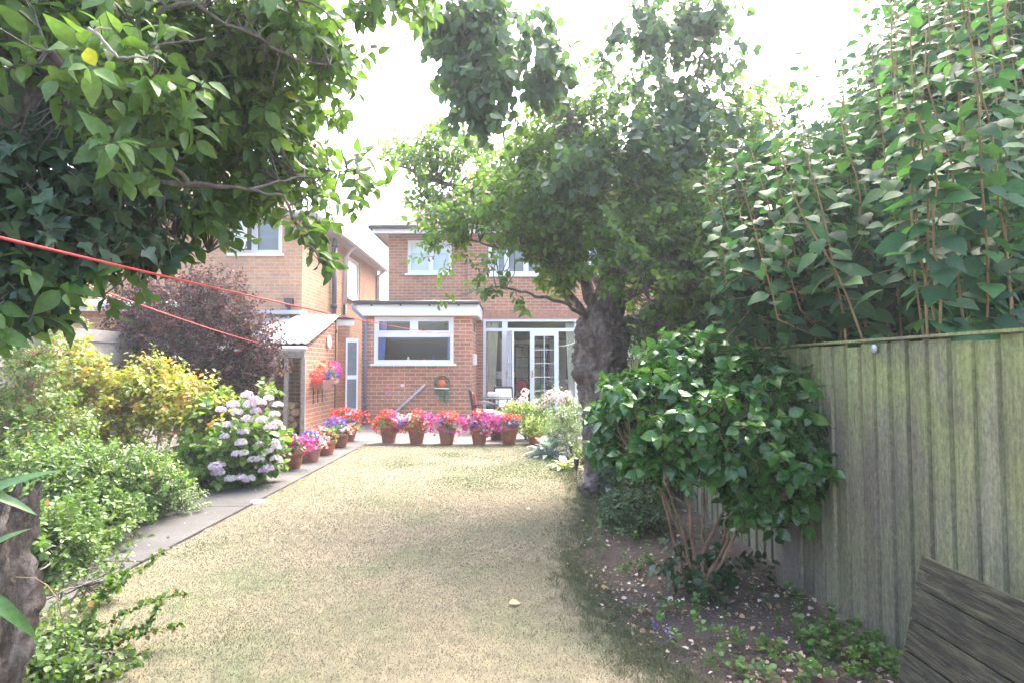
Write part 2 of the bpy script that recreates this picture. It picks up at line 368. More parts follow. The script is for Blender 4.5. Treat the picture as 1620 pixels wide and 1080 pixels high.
M['f_salmon'] = petal('salmon petals', [(0, (.72,.16,.07)), (1, (.80,.36,.20))])
M['f_cream'] = petal('cream pink phlox petals', [(0, (.72,.50,.62)), (.6, (.80,.66,.72)), (1, (.84,.80,.78))])
M['apple'] = plain('unripe apple skin', (.36,.42,.10), .35, .2, 8, bmp=0)

# ------------------------------------------------------------------ leaf machinery
def tmpl(pts, fold=.25, curl=.15, wave=0):      # pts: (y_side, w, y_mid)
    V = [(0,0,0)]; L = []; Rr = []; Mi = []
    z = lambda y: -curl*y*y
    for k, (ys, wd, ym) in enumerate(pts):
        ww = wave*(1 if k % 2 else -1)
        Mi.append(len(V)); V.append((0, ym, z(ym)))
        L.append(len(V)); V.append((-wd, ys, z(ys)+fold*wd+ww)); Rr.append(len(V)); V.append((wd, ys, z(ys)+fold*wd-ww))
    T = len(V); V.append((0, 1, z(1)))
    Fc = [(0, Mi[0], L[0]), (0, Rr[0], Mi[0])]
    for i in range(len(pts)-1):
        Fc += [(Mi[i], Mi[i+1], L[i+1], L[i]), (Mi[i], Rr[i], Rr[i+1], Mi[i+1])]
    Fc += [(Mi[-1], T, L[-1]), (Mi[-1], Rr[-1], T)]
    return np.array(V, float), Fc
T_OV = tmpl([(.18,.22,.18), (.42,.34,.42), (.72,.24,.72)], .3, .22)
T_AP = tmpl([(.15,.17,.15), (.36,.27,.38), (.58,.25,.6), (.8,.13,.8)], .35, .32, .018)
T_LO = tmpl([(.45,.30,.45)], .3, .2)
T_LANCE = tmpl([(.4,.15,.4), (.7,.11,.7)], .3, .25)
T_HEART = tmpl([(-.07,.17,.06), (.06,.35,.14), (.28,.43,.30), (.52,.35,.54), (.78,.16,.80)], .10, .22, .01)
T_IVY = tmpl([(-.08,.24,.1), (.15,.52,.25), (.36,.24,.42), (.66,.16,.66)], .15, .2, .02)
T_ROUND = tmpl([(.05,.30,.12), (.4,.47,.4), (.78,.33,.78)], .15, .15, .02)
T_CAM = tmpl([(.12,.22,.12), (.36,.36,.38), (.64,.30,.66), (.84,.13,.86)], .2, .35, .012)
T_STRAP = tmpl([(.15,.055,.15), (.4,.06,.4), (.7,.045,.7), (.88,.025,.88)], .5, .45)
def _petals(n, wd):
    V = [(0,0,0)]; Fc = []
    for k in range(n):
        a = 2*math.pi*k/n; ca, sa = math.cos(a), math.sin(a)
        b = len(V)
        for (r_, s_, z_) in ((.55, -wd, .10), (1.0, -wd*.6, .16), (1.0, wd*.6, .16), (.55, wd, .10)):
            V.append((r_*ca-s_*sa, r_*sa+s_*ca, z_))
        Fc.append((0, b, b+1, b+2, b+3))
    return np.array(V, float)*.5, Fc
T_FLOWER = _petals(5, .42); T_FLORET = _petals(4, .5)
T_BLADE = (np.array([(-.5,0,0), (.5,0,0), (0,1,.12)], float), [(0,1,2)])
def unit(a): return a/np.maximum(np.linalg.norm(a, axis=1, keepdims=True), 1e-9)
def stamp(template, P, D, Nn, sz, wd=None, rnd=None):   # copies a small shape to points P, length axis D, normal Nn
    TV, TF = template; n = len(P); nv = len(TV)
    D = unit(D); X = unit(np.cross(D, Nn)); Z = np.cross(X, D)
    sz = np.broadcast_to(sz, (n,)); wd = np.ones(n) if wd is None else np.broadcast_to(wd, (n,))
    V = P[:, None, :] + (X[:, None, :]*(TV[None, :, 0:1]*wd[:, None, None]) + D[:, None, :]*TV[None, :, 1:2] + Z[:, None, :]*TV[None, :, 2:3])*sz[:, None, None]
    fl = np.array([i for f in TF for i in f]); ft = np.array([len(f) for f in TF])
    loops = (np.arange(n)[:, None]*nv+fl[None, :]).ravel()
    tot = np.tile(ft, n); st = np.concatenate([[0], np.cumsum(tot)[:-1]])
    rnd = rng.random(n) if rnd is None else rnd
    return V.reshape(-1, 3), loops, st, tot, np.repeat(rnd, len(TF))
def place(name, data, material, parent=None, kind=None, smooth=True):
    if isinstance(data, list):
        Vs, Ls, Ts, Rs = [], [], [], []; b = 0
        for (V, l, s, t_, r) in data: Vs.append(V); Ls.append(l+b); Ts.append(t_); Rs.append(r); b += len(V)
        V = np.concatenate(Vs); l = np.concatenate(Ls); t_ = np.concatenate(Ts); r = np.concatenate(Rs); s = np.concatenate([[0], np.cumsum(t_)[:-1]])
    else: V, l, s, t_, r = data
    L = rootloc(parent) if parent is not None else Vector((0,0,0))
    o = link(npmesh(name, V-np.array(L), l, s, t_, r, smooth), name, material, parent)
    if kind: o['kind'] = kind
    return o
class Gap:
    def __init__(s, freq, seed):
        g = np.random.default_rng(seed); s.k = g.normal(size=(10, 3))*freq; s.p = g.random(10)*6.28
    def __call__(s, P): return np.sin(P @ s.k.T+s.p).sum(1)/3.2
def rsphere(n): return unit(rng.normal(size=(n, 3)))
def blobpts(blobs, gapf=1.5, thr=-.5, seed=1, shell=.45):
    """blobs: (px,py,rx,ry,Y,dY,n) -> cluster centres and outward directions"""
    Ps, Ds = [], []; gap = Gap(gapf, seed)
    for (px, py, rx, ry, Y, dY, n) in blobs:
        c = np.array(W(px, py, Y)); s = Y/F
        u = rsphere(n); r = rng.random(n)**shell
        off = u*r[:, None]*np.array([rx*s, dY, ry*s])
        P = c+off; k = gap(P) > thr
        Ps.append(P[k]); Ds.append(u[k])
    return np.concatenate(Ps), np.concatenate(Ds)
def sprays(P, D, K, tl, leaf, T, lw=1.0, up=.35, droop=.25, spread=.9, rbase=None, flat=.6, var=.3):
    """a short twig at every P with K leaves; returns leaf data and twig segments"""
    n = len(P); D = unit(D*.8+rng.normal(size=(n, 3))*.55+np.array([0, 0, up]))
    tlen = tl*(.6+.8*rng.random(n)); out = []
    A = unit(np.cross(D, rng.normal(size=(n, 3)))); B = np.cross(D, A)
    rb = rng.random(n)*.55 if rbase is None else rbase
    for k in range(K):
        f = (k+.6)/K; th = k*2.4+rng.random(n)*.8
        pos = P+D*(tlen*f)[:, None]
        side = A*np.cos(th)[:, None]+B*np.sin(th)[:, None]
        ld = unit(D*(.35+.5*f)+side*spread+np.array([0, 0, -droop])+rng.normal(size=(n, 3))*.2)
        nn = unit(np.array([0, 0, flat])+D*.4+rng.normal(size=(n, 3))*.45)
        sz = leaf*(1-var+2*var*rng.random(n))*(.75+.35*math.sin(f*2.6))
        out.append(stamp(T, pos+ld*sz[:, None]*.12, ld, nn, sz, lw, np.clip(rb+rng.random(n)*.45, 0, 1)))
    return out, (P, P+D*tlen[:, None])
def sticks(segs, r0, r1):               # thin three-sided twigs
    A, B = segs; n = len(A); d = unit(B-A); x = unit(np.cross(d, rng.normal(size=(n, 3)))); y = np.cross(d, x); V = []
    for (Q, r) in ((A, r0), (B, r1)):
        for k in range(3):
            t = 2.094*k; V.append(Q+(x*math.cos(t)+y*math.sin(t))*(np.broadcast_to(r, (n,))[:, None]))
    V = np.stack(V, 1).reshape(-1, 3)
    f = np.array([0,1,4,3, 1,2,5,4, 2,0,3,5]); loops = (np.arange(n)[:, None]*6+f[None, :]).ravel()
    tot = np.full(n*3, 4); st = np.arange(n*3)*4
    return V, loops, st, tot, np.repeat(rng.random(n), 3)
def wig(a, b, n=8, amp=.08, sag=0, seed=0):
    a = Vector(a); b = Vector(b); L = (b-a).length; out = []
    r = random.Random(seed*77+3); o = Vector((r.random()*50, r.random()*50, r.random()*50))
    for i in range(n+1):
        t = i/n; env = math.sin(math.pi*min(1, t*1.0))
        nv = Vector(mnoise.noise_vector(o+Vector((t*3, 0, 0))))*L*amp*2
        p = a.lerp(b, t)+nv*env; p.z -= sag*L*env; out.append(p)
    return out
def reach(limb_pts, P, r0, r1, frac=.5, maxd=9):  # link a share of the clusters back to the nearest limb
    LP = np.array([tuple(p) for p in limb_pts]); k = rng.random(len(P)) < frac; Q = P[k]
    if len(Q) == 0: return []
    d = np.linalg.norm(Q[:, None]-LP[None], axis=2); j = d.argmin(1); A = LP[j]; dd = d.min(1); ok = dd < maxd; Q = Q[ok]; A = A[ok]
    mid = (A+Q)/2+rng.normal(size=Q.shape)*(dd[ok][:, None]*.1)
    return [sticks((A, mid), r0, (r0+r1)/2), sticks((mid, Q), (r0+r1)/2, r1)]

# ================================================================== GROUND
def sheet(name, pts, z, m, div=0):
    mb = MB(); mb.poly([(x, y, z) for x, y in pts]); o = mb.build(name, M[m]); o['kind'] = 'structure'; return o
sheet('ground', [(-60,-15), (60,-15), (60,75), (-60,75)], 0, 'ground')
redge = [G(*p) for p in ((1120,1140), (1050,1075), (985,1010), (935,950), (905,900), (912,850), (928,815), (925,790), (908,765), (893,740), (872,722), (852,708))]
def rough(pts, amp, n=7, seed=1):
    out = []; r = random.Random(seed)
    for i in range(len(pts)-1):
        for k in range(n):
            t = k/n; x = pts[i][0]*(1-t)+pts[i+1][0]*t; y = pts[i][1]*(1-t)+pts[i+1][1]*t
            out.append((x+r.uniform(-amp, amp), y+r.uniform(-amp, amp)))
    return out+[tuple(pts[-1][:2])]
lawn_pts = rough([(-2.72, 10.75), (-2.70, 6), (-2.70, 1.2)], .025, 50, 3)+[(.9, 1.2)]+rough([(p.x, p.y) for p in redge], .06, 6, 5)+rough([(redge[-1].x, 10.85), (-2.72, 10.75)], .02, 30, 8)[1:-1]
sheet('lawn', lawn_pts, .014, 'lawn')
mb = MB(); yj = [1.0, 2.6, 4.35, 6.05, 7.8, 9.6, 11.3]      # garden path slabs with joints
for i in range(len(yj)-1): mb.box(-3.62, -2.735, yj[i]+.006, yj[i+1]-.006, -.05, .022)
tag(mb.build('path', M['concrete'], bevel=.006), None, None, kind='structure')
mb = MB()
xs = [-5.2, -3.9, -2.5, -1.1, .3, 1.7, 3.1, 4.6]; ys = [11.31, 12.9, 14.6, 16.6]
for i in range(len(xs)-1):
    for j in range(3): mb.box(xs[i]+.005, xs[i+1]-.005, ys[j]+.005, ys[j+1]-.005, -.05, .024)
mb.box(-2.73, 2.3, 10.87, 11.30, -.05, .020)
tag(mb.build('patio', M['patio'], bevel=.005), None, None, kind='structure')
mb = MB()
for i in range(6): mb.box(-3.70, -3.625, 3+i*1.25, 4.24+i*1.25, -.05, .07)
tag(mb.build('path_kerb', M['post'], bevel=.01), None, None, kind='structure')
d = thing('drain_cover', G(408, 795), 'round white drain cover set in the concrete path', 'drain cover')
mb = MB(); mb.lathe([(0,.026), (.06,.026), (.075,.024), (.078,.0)], d.location, 28); mb.build('lid', M['white_paint'], d)

def inpoly(P, poly):
    x, y = P[:, 0], P[:, 1]; c = np.zeros(len(P), bool); n = len(poly); j = n-1
    for i in range(n):
        xi, yi = poly[i]; xj, yj_ = poly[j]
        k = ((yi > y) != (yj_ > y)) & (x < (xj-xi)*(y-yi)/(yj_-yi+1e-12)+xi); c ^= k; j = i
    return c
def blades():
    out = []
    for (y0, y1, n, h) in ((1.9, 4.2, 150000, .011), (4.2, 7, 110000, .012), (7, 10.8, 80000, .013)):
        P = np.column_stack([rng.uniform(-2.75, 2.2, n), rng.uniform(y0, y1, n)]); P = P[inpoly(P, lawn_pts)]
        P = np.column_stack([P, np.full(len(P), .012)])
        g = Gap(1.1, 4)(P*np.array([1,1,0]))*.32+Gap(5, 5)(P*np.array([1,1,0]))*.13
        # greener, longer growth towards the border under the trees
        e = np.clip((P[:, 0]-.55)*.33, 0, .3)*(P[:, 1] > 3.5)
        c = np.clip(.30+g+e+rng.normal(size=len(P))*(.10 if y0 < 4 else .07 if y0 < 7 else .045), 0, 1)
        D = np.column_stack([rng.normal(size=len(P))*.6, rng.normal(size=len(P))*.6, np.full(len(P), .9)])
        hh = h*(.6+.9*rng.random(len(P)))*(1+.5*(c > .6))
        out.append(stamp(T_BLADE, P, D, rng.normal(size=P.shape), hh, .0042/hh*(1+(y0-1.9)*.16), c))
    o = place('grass', out, M['blade'], None, 'stuff', False)
    tag(o, 'short parched straw coloured grass of the lawn with green patches', 'grass')
blades()
# ragged grass tufts along the shaded right edge of the lawn
P = []
for i in range(len(redge)-1):
    for k in range(170):
        t = rng.random(); a = redge[i].lerp(redge[i+1], t); P.append((a.x+rng.normal()*.10, a.y+rng.normal()*.08, .01))
P = np.array(P); n = 12; P = np.repeat(P, n, 0)+rng.normal(size=(len(P)*n, 3))*np.array([.02,.02,0])
D = np.column_stack([rng.normal(size=len(P))*.55, rng.normal(size=len(P))*.55, np.full(len(P), .8)])
h = .035*(.5+rng.random(len(P)))
tag(place('grass_tufts', stamp(T_BLADE, P, D, rng.normal(size=P.shape), h, .005/h, np.clip(.62+rng.normal(size=len(P))*.2, 0, 1)), M['blade'], None, 'stuff', False),
    'ragged greener grass tufts along the soil edge of the lawn', 'grass')

# ================================================================== HOUSES
def wall(mb, x0, x1, z0, z1, y, th, holes):
    xs = sorted({x0, x1, *[h[0] for h in holes], *[h[1] for h in holes]}); zs = sorted({z0, z1, *[h[2] for h in holes], *[h[3] for h in holes]})
    inh = lambda x, z: any(h[0] < x < h[1] and h[2] < z < h[3] for h in holes)
    for i in range(len(xs)-1):
        for j in range(len(zs)-1):
            a, b, c, d_ = xs[i], xs[i+1], zs[j], zs[j+1]
            if inh((a+b)/2, (c+d_)/2): continue
            mb.poly([(a,y,c), (b,y,c), (b,y,d_), (a,y,d_)]); mb.poly([(a,y+th,c), (a,y+th,d_), (b,y+th,d_), (b,y+th,c)])
    for (a, b, c, d_) in list(holes)+[(x0, x1, z0, z1)]:
        mb.poly([(a,y,c), (a,y+th,c), (b,y+th,c), (b,y,c)]); mb.poly([(a,y,d_), (b,y,d_), (b,y+th,d_), (a,y+th,d_)])
        mb.poly([(a,y,c), (a,y,d_), (a,y+th,d_), (a,y+th,c)]); mb.poly([(b,y,c), (b,y+th,c), (b,y+th,d_), (b,y,d_)])
def frame_rect(mb, x0, x1, z0, z1, y0, y1, t):
    mb.box(x0, x0+t, y0, y1, z0, z1); mb.box(x1-t, x1, y0, y1, z0, z1)
    mb.box(x0+t, x1-t, y0, y1, z0, z0+t); mb.box(x0+t, x1-t, y0, y1, z1-t, z1)
def pane(mb, x0, x1, z0, z1, y): mb.box(x0, x1, y, y+.008, z0, z1)
def zpx(py, Y): return W(810, py, Y).z
def xpx(px, Y): return W(px, 580, Y).x

# ---- main house -----------------------------------------------------
YH = 16.5; hx0 = xpx(613, YH); hx1 = 6.6
house = thing('brick_house', (.5, YH, 0), 'two storey red brick house behind the lawn with tiled roof and glazed garden doors', 'house')
w1 = (xpx(643, YH), xpx(714, YH), zpx(433, YH), zpx(380, YH)); YR = 16.35
w2 = (xpx(772, YR), xpx(862, YR), zpx(435, YR), zpx(388, YR))
w3 = (xpx(930, YR), xpx(1040, YR), zpx(435, YR), zpx(388, YR))
dr = (xpx(764, YR), xpx(1062, YR), .12, zpx(504, YR)); EAVE = 5.22; xs_ = xpx(739, YR)
mb = MB(); wall(mb, hx0, xs_, .02, EAVE, YH, .25, [w1]); wall(mb, xs_+.002, hx1, .02, EAVE, YR, .25, [w2, w3, dr])
mb.box(hx0, hx0+.25, YH+.252, 23, .02, EAVE); mb.box(hx1-.25, hx1, YH+.252, 23, .02, EAVE); mb.box(hx0+.252, hx1-.252, 22.75, 23, .02, EAVE)
mb.build('wall', M['brick'], house)
lt = MB()       # soldier course of upright bricks over the garden doors
nb = 52
for i in range(nb):
    a = dr[0]+(dr[1]-dr[0])*i/nb; lt.box(a+.004, a+(dr[1]-dr[0])/nb-.004, YR-.006, YR+.05, dr[3]+.002, dr[3]+.21)
lt.build('soldier_course', plain('soldier course brick', (.40,.185,.12), .9, .2, 12, bmp=.4), house)
rf = MB(); e = .42; x0, x1, y0, y1 = hx0-.33, hx1+.4, YR-e, 23.3; rz = 8.3; ym = (y0+y1)/2; hip = 3.6
A, B, Cc, D_ = (x0,y0,EAVE+.05), (x1,y0,EAVE+.05), (x1,y1,EAVE+.05), (x0,y1,EAVE+.05); E1, E2 = (x0+hip, ym, rz), (x1-.2, ym, rz)
rf.poly([A, B, E2, E1]); rf.poly([B, Cc, E2]); rf.poly([Cc, D_, E1, E2]); rf.poly([D_, A, E1]); rf.build('roof', M['tiles'], house)
sf = MB(); sf.box(x0+.02, x1-.02, y0+.03, YR-.002, EAVE-.02, EAVE+.02); sf.box(x0+.02, hx0-.002, YR, 23.2, EAVE-.02, EAVE+.02)
sf.build('soffit', M['soffit'], house)
fb = MB(); fb.box(x0, x1, y0, y0+.025, EAVE-.09, EAVE+.09); fb.box(x0, x0+.025, y0+.027, 23.2, EAVE-.09, EAVE+.09); fb.build('fascia', M['white_paint'], house)
gt = MB(); gt.tube([(x0-.03, y0-.06, EAVE+.07), (x1, y0-.06, EAVE+.07)], .058, 10); gt.tube([(x0-.06, y0-.05, EAVE+.07), (x0-.06, 23, EAVE+.07)], .058, 10)
gt.build('gutter', M['dark_metal'], house)
def window(parent, h, y, mulls, sill=True, glass='glass', transom=None, depth=.06, name='window'):
    x0, x1, z0, z1 = h; wn = MB(); frame_rect(wn, x0+.003, x1-.003, z0+.003, z1-.003, y+.03, y+.03+depth, .06)
    cols = [x0+.063]+[m_ for q in mulls for m_ in (q-.032, q+.032)]+[x1-.063]; gl = MB()
    for q in mulls: wn.box(q-.03, q+.03, y+.034, y+.026+depth, z0+.063, z1-.063)
    for i in range(0, len(cols), 2):
        a, b = cols[i], cols[i+1]
        rows = [(z0+.063, z1-.063)] if transom is None else [(z0+.063, transom-.032), (transom+.032, z1-.063)]
        if transom is not None: wn.box(a, b, y+.036, y+.024+depth, transom-.03, transom+.03)
        for (c, d_) in rows:
            frame_rect(wn, a+.002, b-.002, c+.002, d_-.002, y+.022, y+.05+depth*.5, .036); pane(gl, a+.03, b-.03, c+.03, d_-.03, y+.055)
    o = wn.build(name, M['upvc'], parent, bevel=.004); gl.build('pane', M[glass], o)
    if sill: s = MB(); s.box(x0-.06, x1+.06, y-.07, y+.028, z0-.06, z0+.002); s.build('sill', M['upvc'], o, bevel=.006)
    return o
def mid(h, f): return h[0]+(h[1]-h[0])*f
window(house, w1, YH, [mid(w1, .53)]); window(house, w2, YR, [mid(w2, .33), mid(w2, .67)]); window(house, w3, YR, [mid(w3, .5)])
def curtain(name, label, x0, x1, z0, z1, y, m, amp=.04, pleats=7, taper=0):
    mb = MB(); nx, nz = pleats*6, 10; vs = []; fs = []
    for j in range(nz+1):
        v = j/nz
        for i in range(nx+1):
            u = i/nx; wd = (x1-x0)*(1-abs(taper)*(1-v)); xx = (x0 if taper >= 0 else x1-wd)+wd*u
            vs.append((xx, y+amp*math.sin(u*pleats*2*math.pi), z0+(z1-z0)*v))
    for j in range(nz):
        for i in range(nx): a = j*(nx+1)+i; fs.append((a, a+1, a+nx+2, a+nx+1))
    mb.add(vs, fs, smooth=True); o = mb.build(name, M[m]); s = o.modifiers.new('thickness', 'SOLIDIFY'); s.thickness = .006
    return tag(o, label, 'curtain')
def room(parent, x0, x1, y0, y1, z0, z1, m, fl='carpet'):
    mb = MB(); mb.poly([(x0,y1,z0), (x0,y1,z1), (x1,y1,z1), (x1,y1,z0)]); mb.poly([(x0,y0,z0), (x0,y0,z1), (x0,y1,z1), (x0,y1,z0)])
    mb.poly([(x1,y0,z0), (x1,y1,z0), (x1,y1,z1), (x1,y0,z1)]); mb.poly([(x0,y0,z1), (x1,y0,z1), (x1,y1,z1), (x0,y1,z1)])
    mb.build('room_lining', M[m], parent); f = MB(); f.box(x0, x1, y0, y1, z0-.02, z0); f.build('room_floor', M[fl], parent)
room(house, w1[0]-.3, w1[1]+.6, YH+.26, YH+2.4, 3.0, EAVE-.04, 'room'); room(house, xs_+.4, hx1-.4, YR+.26, YR+3, 3.0, EAVE-.04, 'room')
bl = MB(); bl.box(w1[0]+.02, w1[1]-.02, YH+.13, YH+.135, w1[2]+(w1[3]-w1[2])*.62, w1[3]-.02)
tag(bl.build('roller_blind', M['cloth_white']), 'pale roller blind half drawn in the small upstairs window', 'blind')
bl = MB(); bl.box(w1[0]+.02, w1[1]-.02, YH+.13, YH+.14, w1[2]+.02, w1[2]+(w1[3]-w1[2])*.61); bl.build('obscured_pane', M['frosted'], house)
curtain('curtain', 'pale blue grey curtain at the left of the big upstairs window', w2[0]+.03, w2[0]+.30, w2[2], w2[3], YR+.16, 'cloth_white', .03, 4)
# ground floor room seen through the garden doors
room(house, xs_+.3, 5.6, YR+.26, 20.6, .12, 2.82, 'room')
# glazed screen with doors
gd = dr; y = YR; FR = MB(); zt = zpx(521, YR); gx = lambda p: xpx(p, YR)
frame_rect(FR, gd[0]+.003, gd[1]-.003, gd[2], gd[3]-.003, y+.03, y+.10, .08)
for (a, b) in ((794, 803), (909.5, 914.5), (985, 990)): FR.box(gx(a), gx(b), y+.034, y+.096, gd[2]+.083, gd[3]-.086)
for (a, b) in ((768.7, 794), (803, 909.5), (914.5, 985), (990, 1057)): FR.box(gx(a)+.002, gx(b)-.002, y+.038, y+.092, zt-.055, zt+.035)
scr = FR.build('glazed_screen', M['upvc'], house, bevel=.004)
gl = MB()
for (a, b) in ((769.5, 794), (803, 838), (838, 909.5), (914.5, 985), (990, 1057)):
    pane(gl, gx(a)+.03, gx(b)-.03, zt+.045, gd[3]-.1, y+.06)
for (a, b) in ((769.5, 794), (884.5, 909.5), (914.5, 985), (990, 1057)): pane(gl, gx(a)+.01, gx(b)-.01, gd[2]+.1, zt-.06, y+.06)
gl.build('pane', M['glass'], scr)
def glazed_door(name, parent, x0, x1, z0, z1, y, st, rows, cols, fm, th=.05, Mx=None, label=None):
    f = MB()
    def bx(*a): f.box(*a, M=Mx)
    bx(x0, x0+st, y, y+th, z0, z1); bx(x1-st, x1, y, y+th, z0, z1); bx(x0+st, x1-st, y, y+th, z0, z0+.2); bx(x0+st, x1-st, y, y+th, z1-st, z1)
    for c in range(1, cols):
        q = x0+st+(x1-x0-2*st)*c/cols; bx(q-.009, q+.009, y+.012, y+th-.012, z0+.2, z1-st)
    for r_ in range(1, rows):
        q = z0+.2+(z1-st-z0-.2)*r_/rows; bx(x0+st, x1-st, y+.014, y+th-.014, q-.009, q+.009)
    o = f.build(name, M[fm], parent, label); g = MB(); g.box(x0+st, x1-st, y+.022, y+.028, z0+.2, z1-st, M=Mx); g.build('pane', M['glass'], o)
    h_ = MB(); hx = x0+st*.5; h_.box(hx-.02, hx+.02, y-.012, y-.001, z0+.95, z0+1.15, M=Mx); h_.box(hx-.01, hx+.11, y-.05, y-.03, z0+1.06, z0+1.08, M=Mx); h_.build('handle', M['brass'], o); return o
glazed_door('garden_door', house, gx(838.5), gx(884), gd[2]+.085, zt-.058, y+.03, .125, 5, 2, 'upvc')
hinge = Matrix.Translation((gx(804.5), y+.03, 0)) @ Matrix.Rotation(R(-78), 4, 'Z')
glazed_door('garden_door', house, 0, .72, gd[2]+.085, zt-.058, -.05, .11, 5, 2, 'upvc', Mx=hinge, label='open garden door folded outwards')
idr = glazed_door('inner_door', house, gx(812)*1.22, gx(812)*1.22+.62, .14, 2.25, 20.5, .1, 5, 2, 'dark_wood')
glazed_door('inner_door', house, .70, 1.32, .14, 2.25, 20.5, .1, 5, 2, 'dark_wood')
hp = MB(); hp.box(-.4, 1.9, 20.56, 20.57, .14, 2.4); hp.build('hall_wall', M['cloth_cream'], house)
curtain('curtain', 'cream curtain tied back at the left side of the glazed doors', gx(769.5), gx(769.5)+.34, .35, zt+.2, YR+.15, 'cloth_cream', .03, 5, .35)
curtain('curtain', 'cream curtain hanging at the right end of the glazed doors, beside the tree trunk', gx(890)+.1, gx(911)+.1, .2, zt+.2, YR+.15, 'cloth_cream', .03, 6, -.3)
curtain('curtain', 'pale blue curtain in the glazing right of the tree trunk', gx(990), gx(1016), .2, zt-.1, YR+.15, 'cloth_white', .03, 6)
# lamp on side table, red chair, sideboard
t = thing('side_table', (-.38, 17.35, .12), 'small wooden shelf table under the lamp inside the glazed doors', 'table')
mb = MB(); mb.box(-.60,-.16, 17.2, 17.5, .84, .87); mb.build('top', M['cloth_cream'], t, bevel=.004); mb = MB(); mb.box(-.6,-.16, 17.2, 17.5, .5, .52); mb.build('shelf', M['cloth_cream'], t)
for sx in (-.59, -.19):
    for sy in (17.21, 17.47): mb = MB(); mb.box(sx, sx+.025, sy, sy+.025, .12, .84); mb.build('leg', M['cloth_cream'], t)
t = thing('table_lamp', (-.38, 17.35, .87), 'table lamp with cream conical shade inside the left pane of the glazed doors', 'lamp')
mb = MB(); mb.lathe([(0,.0), (.08,.0), (.08,.015), (.018,.04), (.03,.12), (.015,.2), (.012,.3)], t.location); mb.build('lamp_base', M['brass'], t)
mb = MB(); mb.lathe([(.20,.24), (.10,.46), (.095,.46), (.195,.24)], t.location); mb.build('lamp_shade', M['shade'], t)
t = thing('dining_chair', (.28, 17.4, .12), 'red upholstered round backed chair just inside the open garden door', 'chair')
mb = MB(); mb.lathe([(0,.0), (.17,.0), (.2,.03), (.17,.06), (0,.06)], (0,0,0), 24, M=Matrix.Translation((.28, 17.6, .88)) @ Matrix.Rotation(R(82), 4, 'X')); mb.build('backrest', M['cloth_red'], t)
mb = MB(); mb.box(.08,.48, 17.2, 17.58, .52, .60); mb.build('seat', M['cloth_red'], t, bevel=.02)
for sx in (.09, .44):
    for sy in (17.21, 17.55): mb = MB(); mb.box(sx, sx+.03, sy, sy+.03, .12, .52 if sy < 17.4 else .75); mb.build('leg', M['dark_wood'], t)
t = thing('sideboard', (1.55, 18.6, .12), 'dark wooden sideboard inside the room behind the closed garden door', 'sideboard')
mb = MB(); mb.box(1.1, 2.1, 18.4, 18.85, .2, .92); mb.build('cabinet', M['dark_wood'], t, bevel=.01)
mb = MB(); mb.box(1.06, 2.14, 18.36, 18.87, .922, .95); mb.build('top', M['grey_wood'], t)
for q in range(4): mb = MB(); mb.lathe([(0,0), (.09,0), (.11,.05), (.1,.1), (.0,.12)], (1.2+q*.25, 18.55, .95), 12); tag(mb.build('bowl', M['f_pink' if q % 2 else 'cloth_white']), ('leftmost', 'second', 'third', 'rightmost')[q]+' pale bowl on the dark sideboard inside the room', 'bowl', 'bowls on the sideboard')

# ---- kitchen extension ----------------------------------------------
YE = 14.5; ex0, ex1 = xpx(572, YE), xpx(746.5, YE)
ext = thing('kitchen_extension', ((ex0+ex1)/2, YE, 0), 'single storey brick kitchen extension with flat roof, white fascia and wide white window', 'extension')
kw = (xpx(591, YE), xpx(717.5, YE), zpx(575, YE), zpx(501, YE))
zf0, zf1 = zpx(499, YE), zpx(482, YE)
mb = MB(); wall(mb, ex0, ex1, .02, zf0, YE, .22, [kw]); mb.box(ex0, ex0+.22, YE+.222, YH-.002, .02, zf0); mb.box(ex1-.22, ex1, YE+.222, YR-.002, .02, zf0)
mb.build('wall', M['brick_shed'], ext)
mb = MB(); X0, X1 = ex0-.10, ex1+.17
mb.box(X0, X1, YE-.14, YE-.115, zf0-.02, zf1+.02); mb.box(X1-.025, X1, YE-.113, YH-.16, zf0-.02, zf1+.02); mb.box(X0, X0+.025, YE-.113, YH-.03, zf0-.02, zf1+.02)
mb.build('fascia', M['upvc'], ext)
mb = MB(); mb.box(X0+.027, X1-.027, YE-.112, YH-.17, zf0+.002, zf0+.02); mb.build('soffit', M['upvc'], ext)
mb = MB(); mb.box(X0-.02, X1+.02, YE-.13, YH-.17, zf1+.022, zf1+.075); mb.build('roof', M['felt'], ext)
mb = MB(); mb.tube([(X0-.06, YE-.19, zf1+.03), (X1+.02, YE-.19, zf1+.03)], .055, 10)
for q in range(4): mb.box(X0+.35+q*.72, X0+.39+q*.72, YE-.2, YE-.14, zf1-.05, zf1-.01)
mb.build('gutter', M['dark_metal'], ext)
mb = MB(); px_ = xpx(578.5, YE); mb.tube([(px_-.28, YE-.19, zf1), (px_-.28, YE-.19, zf1-.12), (px_, YE-.07, zf0-.12), (px_, YE-.07, .05)], .045, 12)
for z in (.5, 1.6, 2.45): mb.tube([(px_, YE-.07, z), (px_, YE-.07, z+.06)], .056, 12)
mb.build('downpipe', M['pipe_blue'], ext)
fr = MB(); x0, x1, z0, z1 = kw; zt2 = zpx(529, YE); xm = (x0+x1)/2; gl = MB()
frame_rect(fr, x0+.003, x1-.003, z0+.003, z1-.003, YE+.02, YE+.09, .07); fr.box(x0+.075, x1-.075, YE+.024, YE+.086, zt2-.05, zt2+.05); fr.box(xm-.06, xm+.06, YE+.026, YE+.084, zt2+.052, z1-.075)
for (a, b, c, d_) in ((x0+.078, xm-.062, zt2+.053, z1-.077), (xm+.062, x1-.078, zt2+.053, z1-.077)): frame_rect(fr, a, b, c, d_, YE+.01, YE+.05, .04); pane(gl, a+.03, b-.03, c+.03, d_-.03, YE+.03)
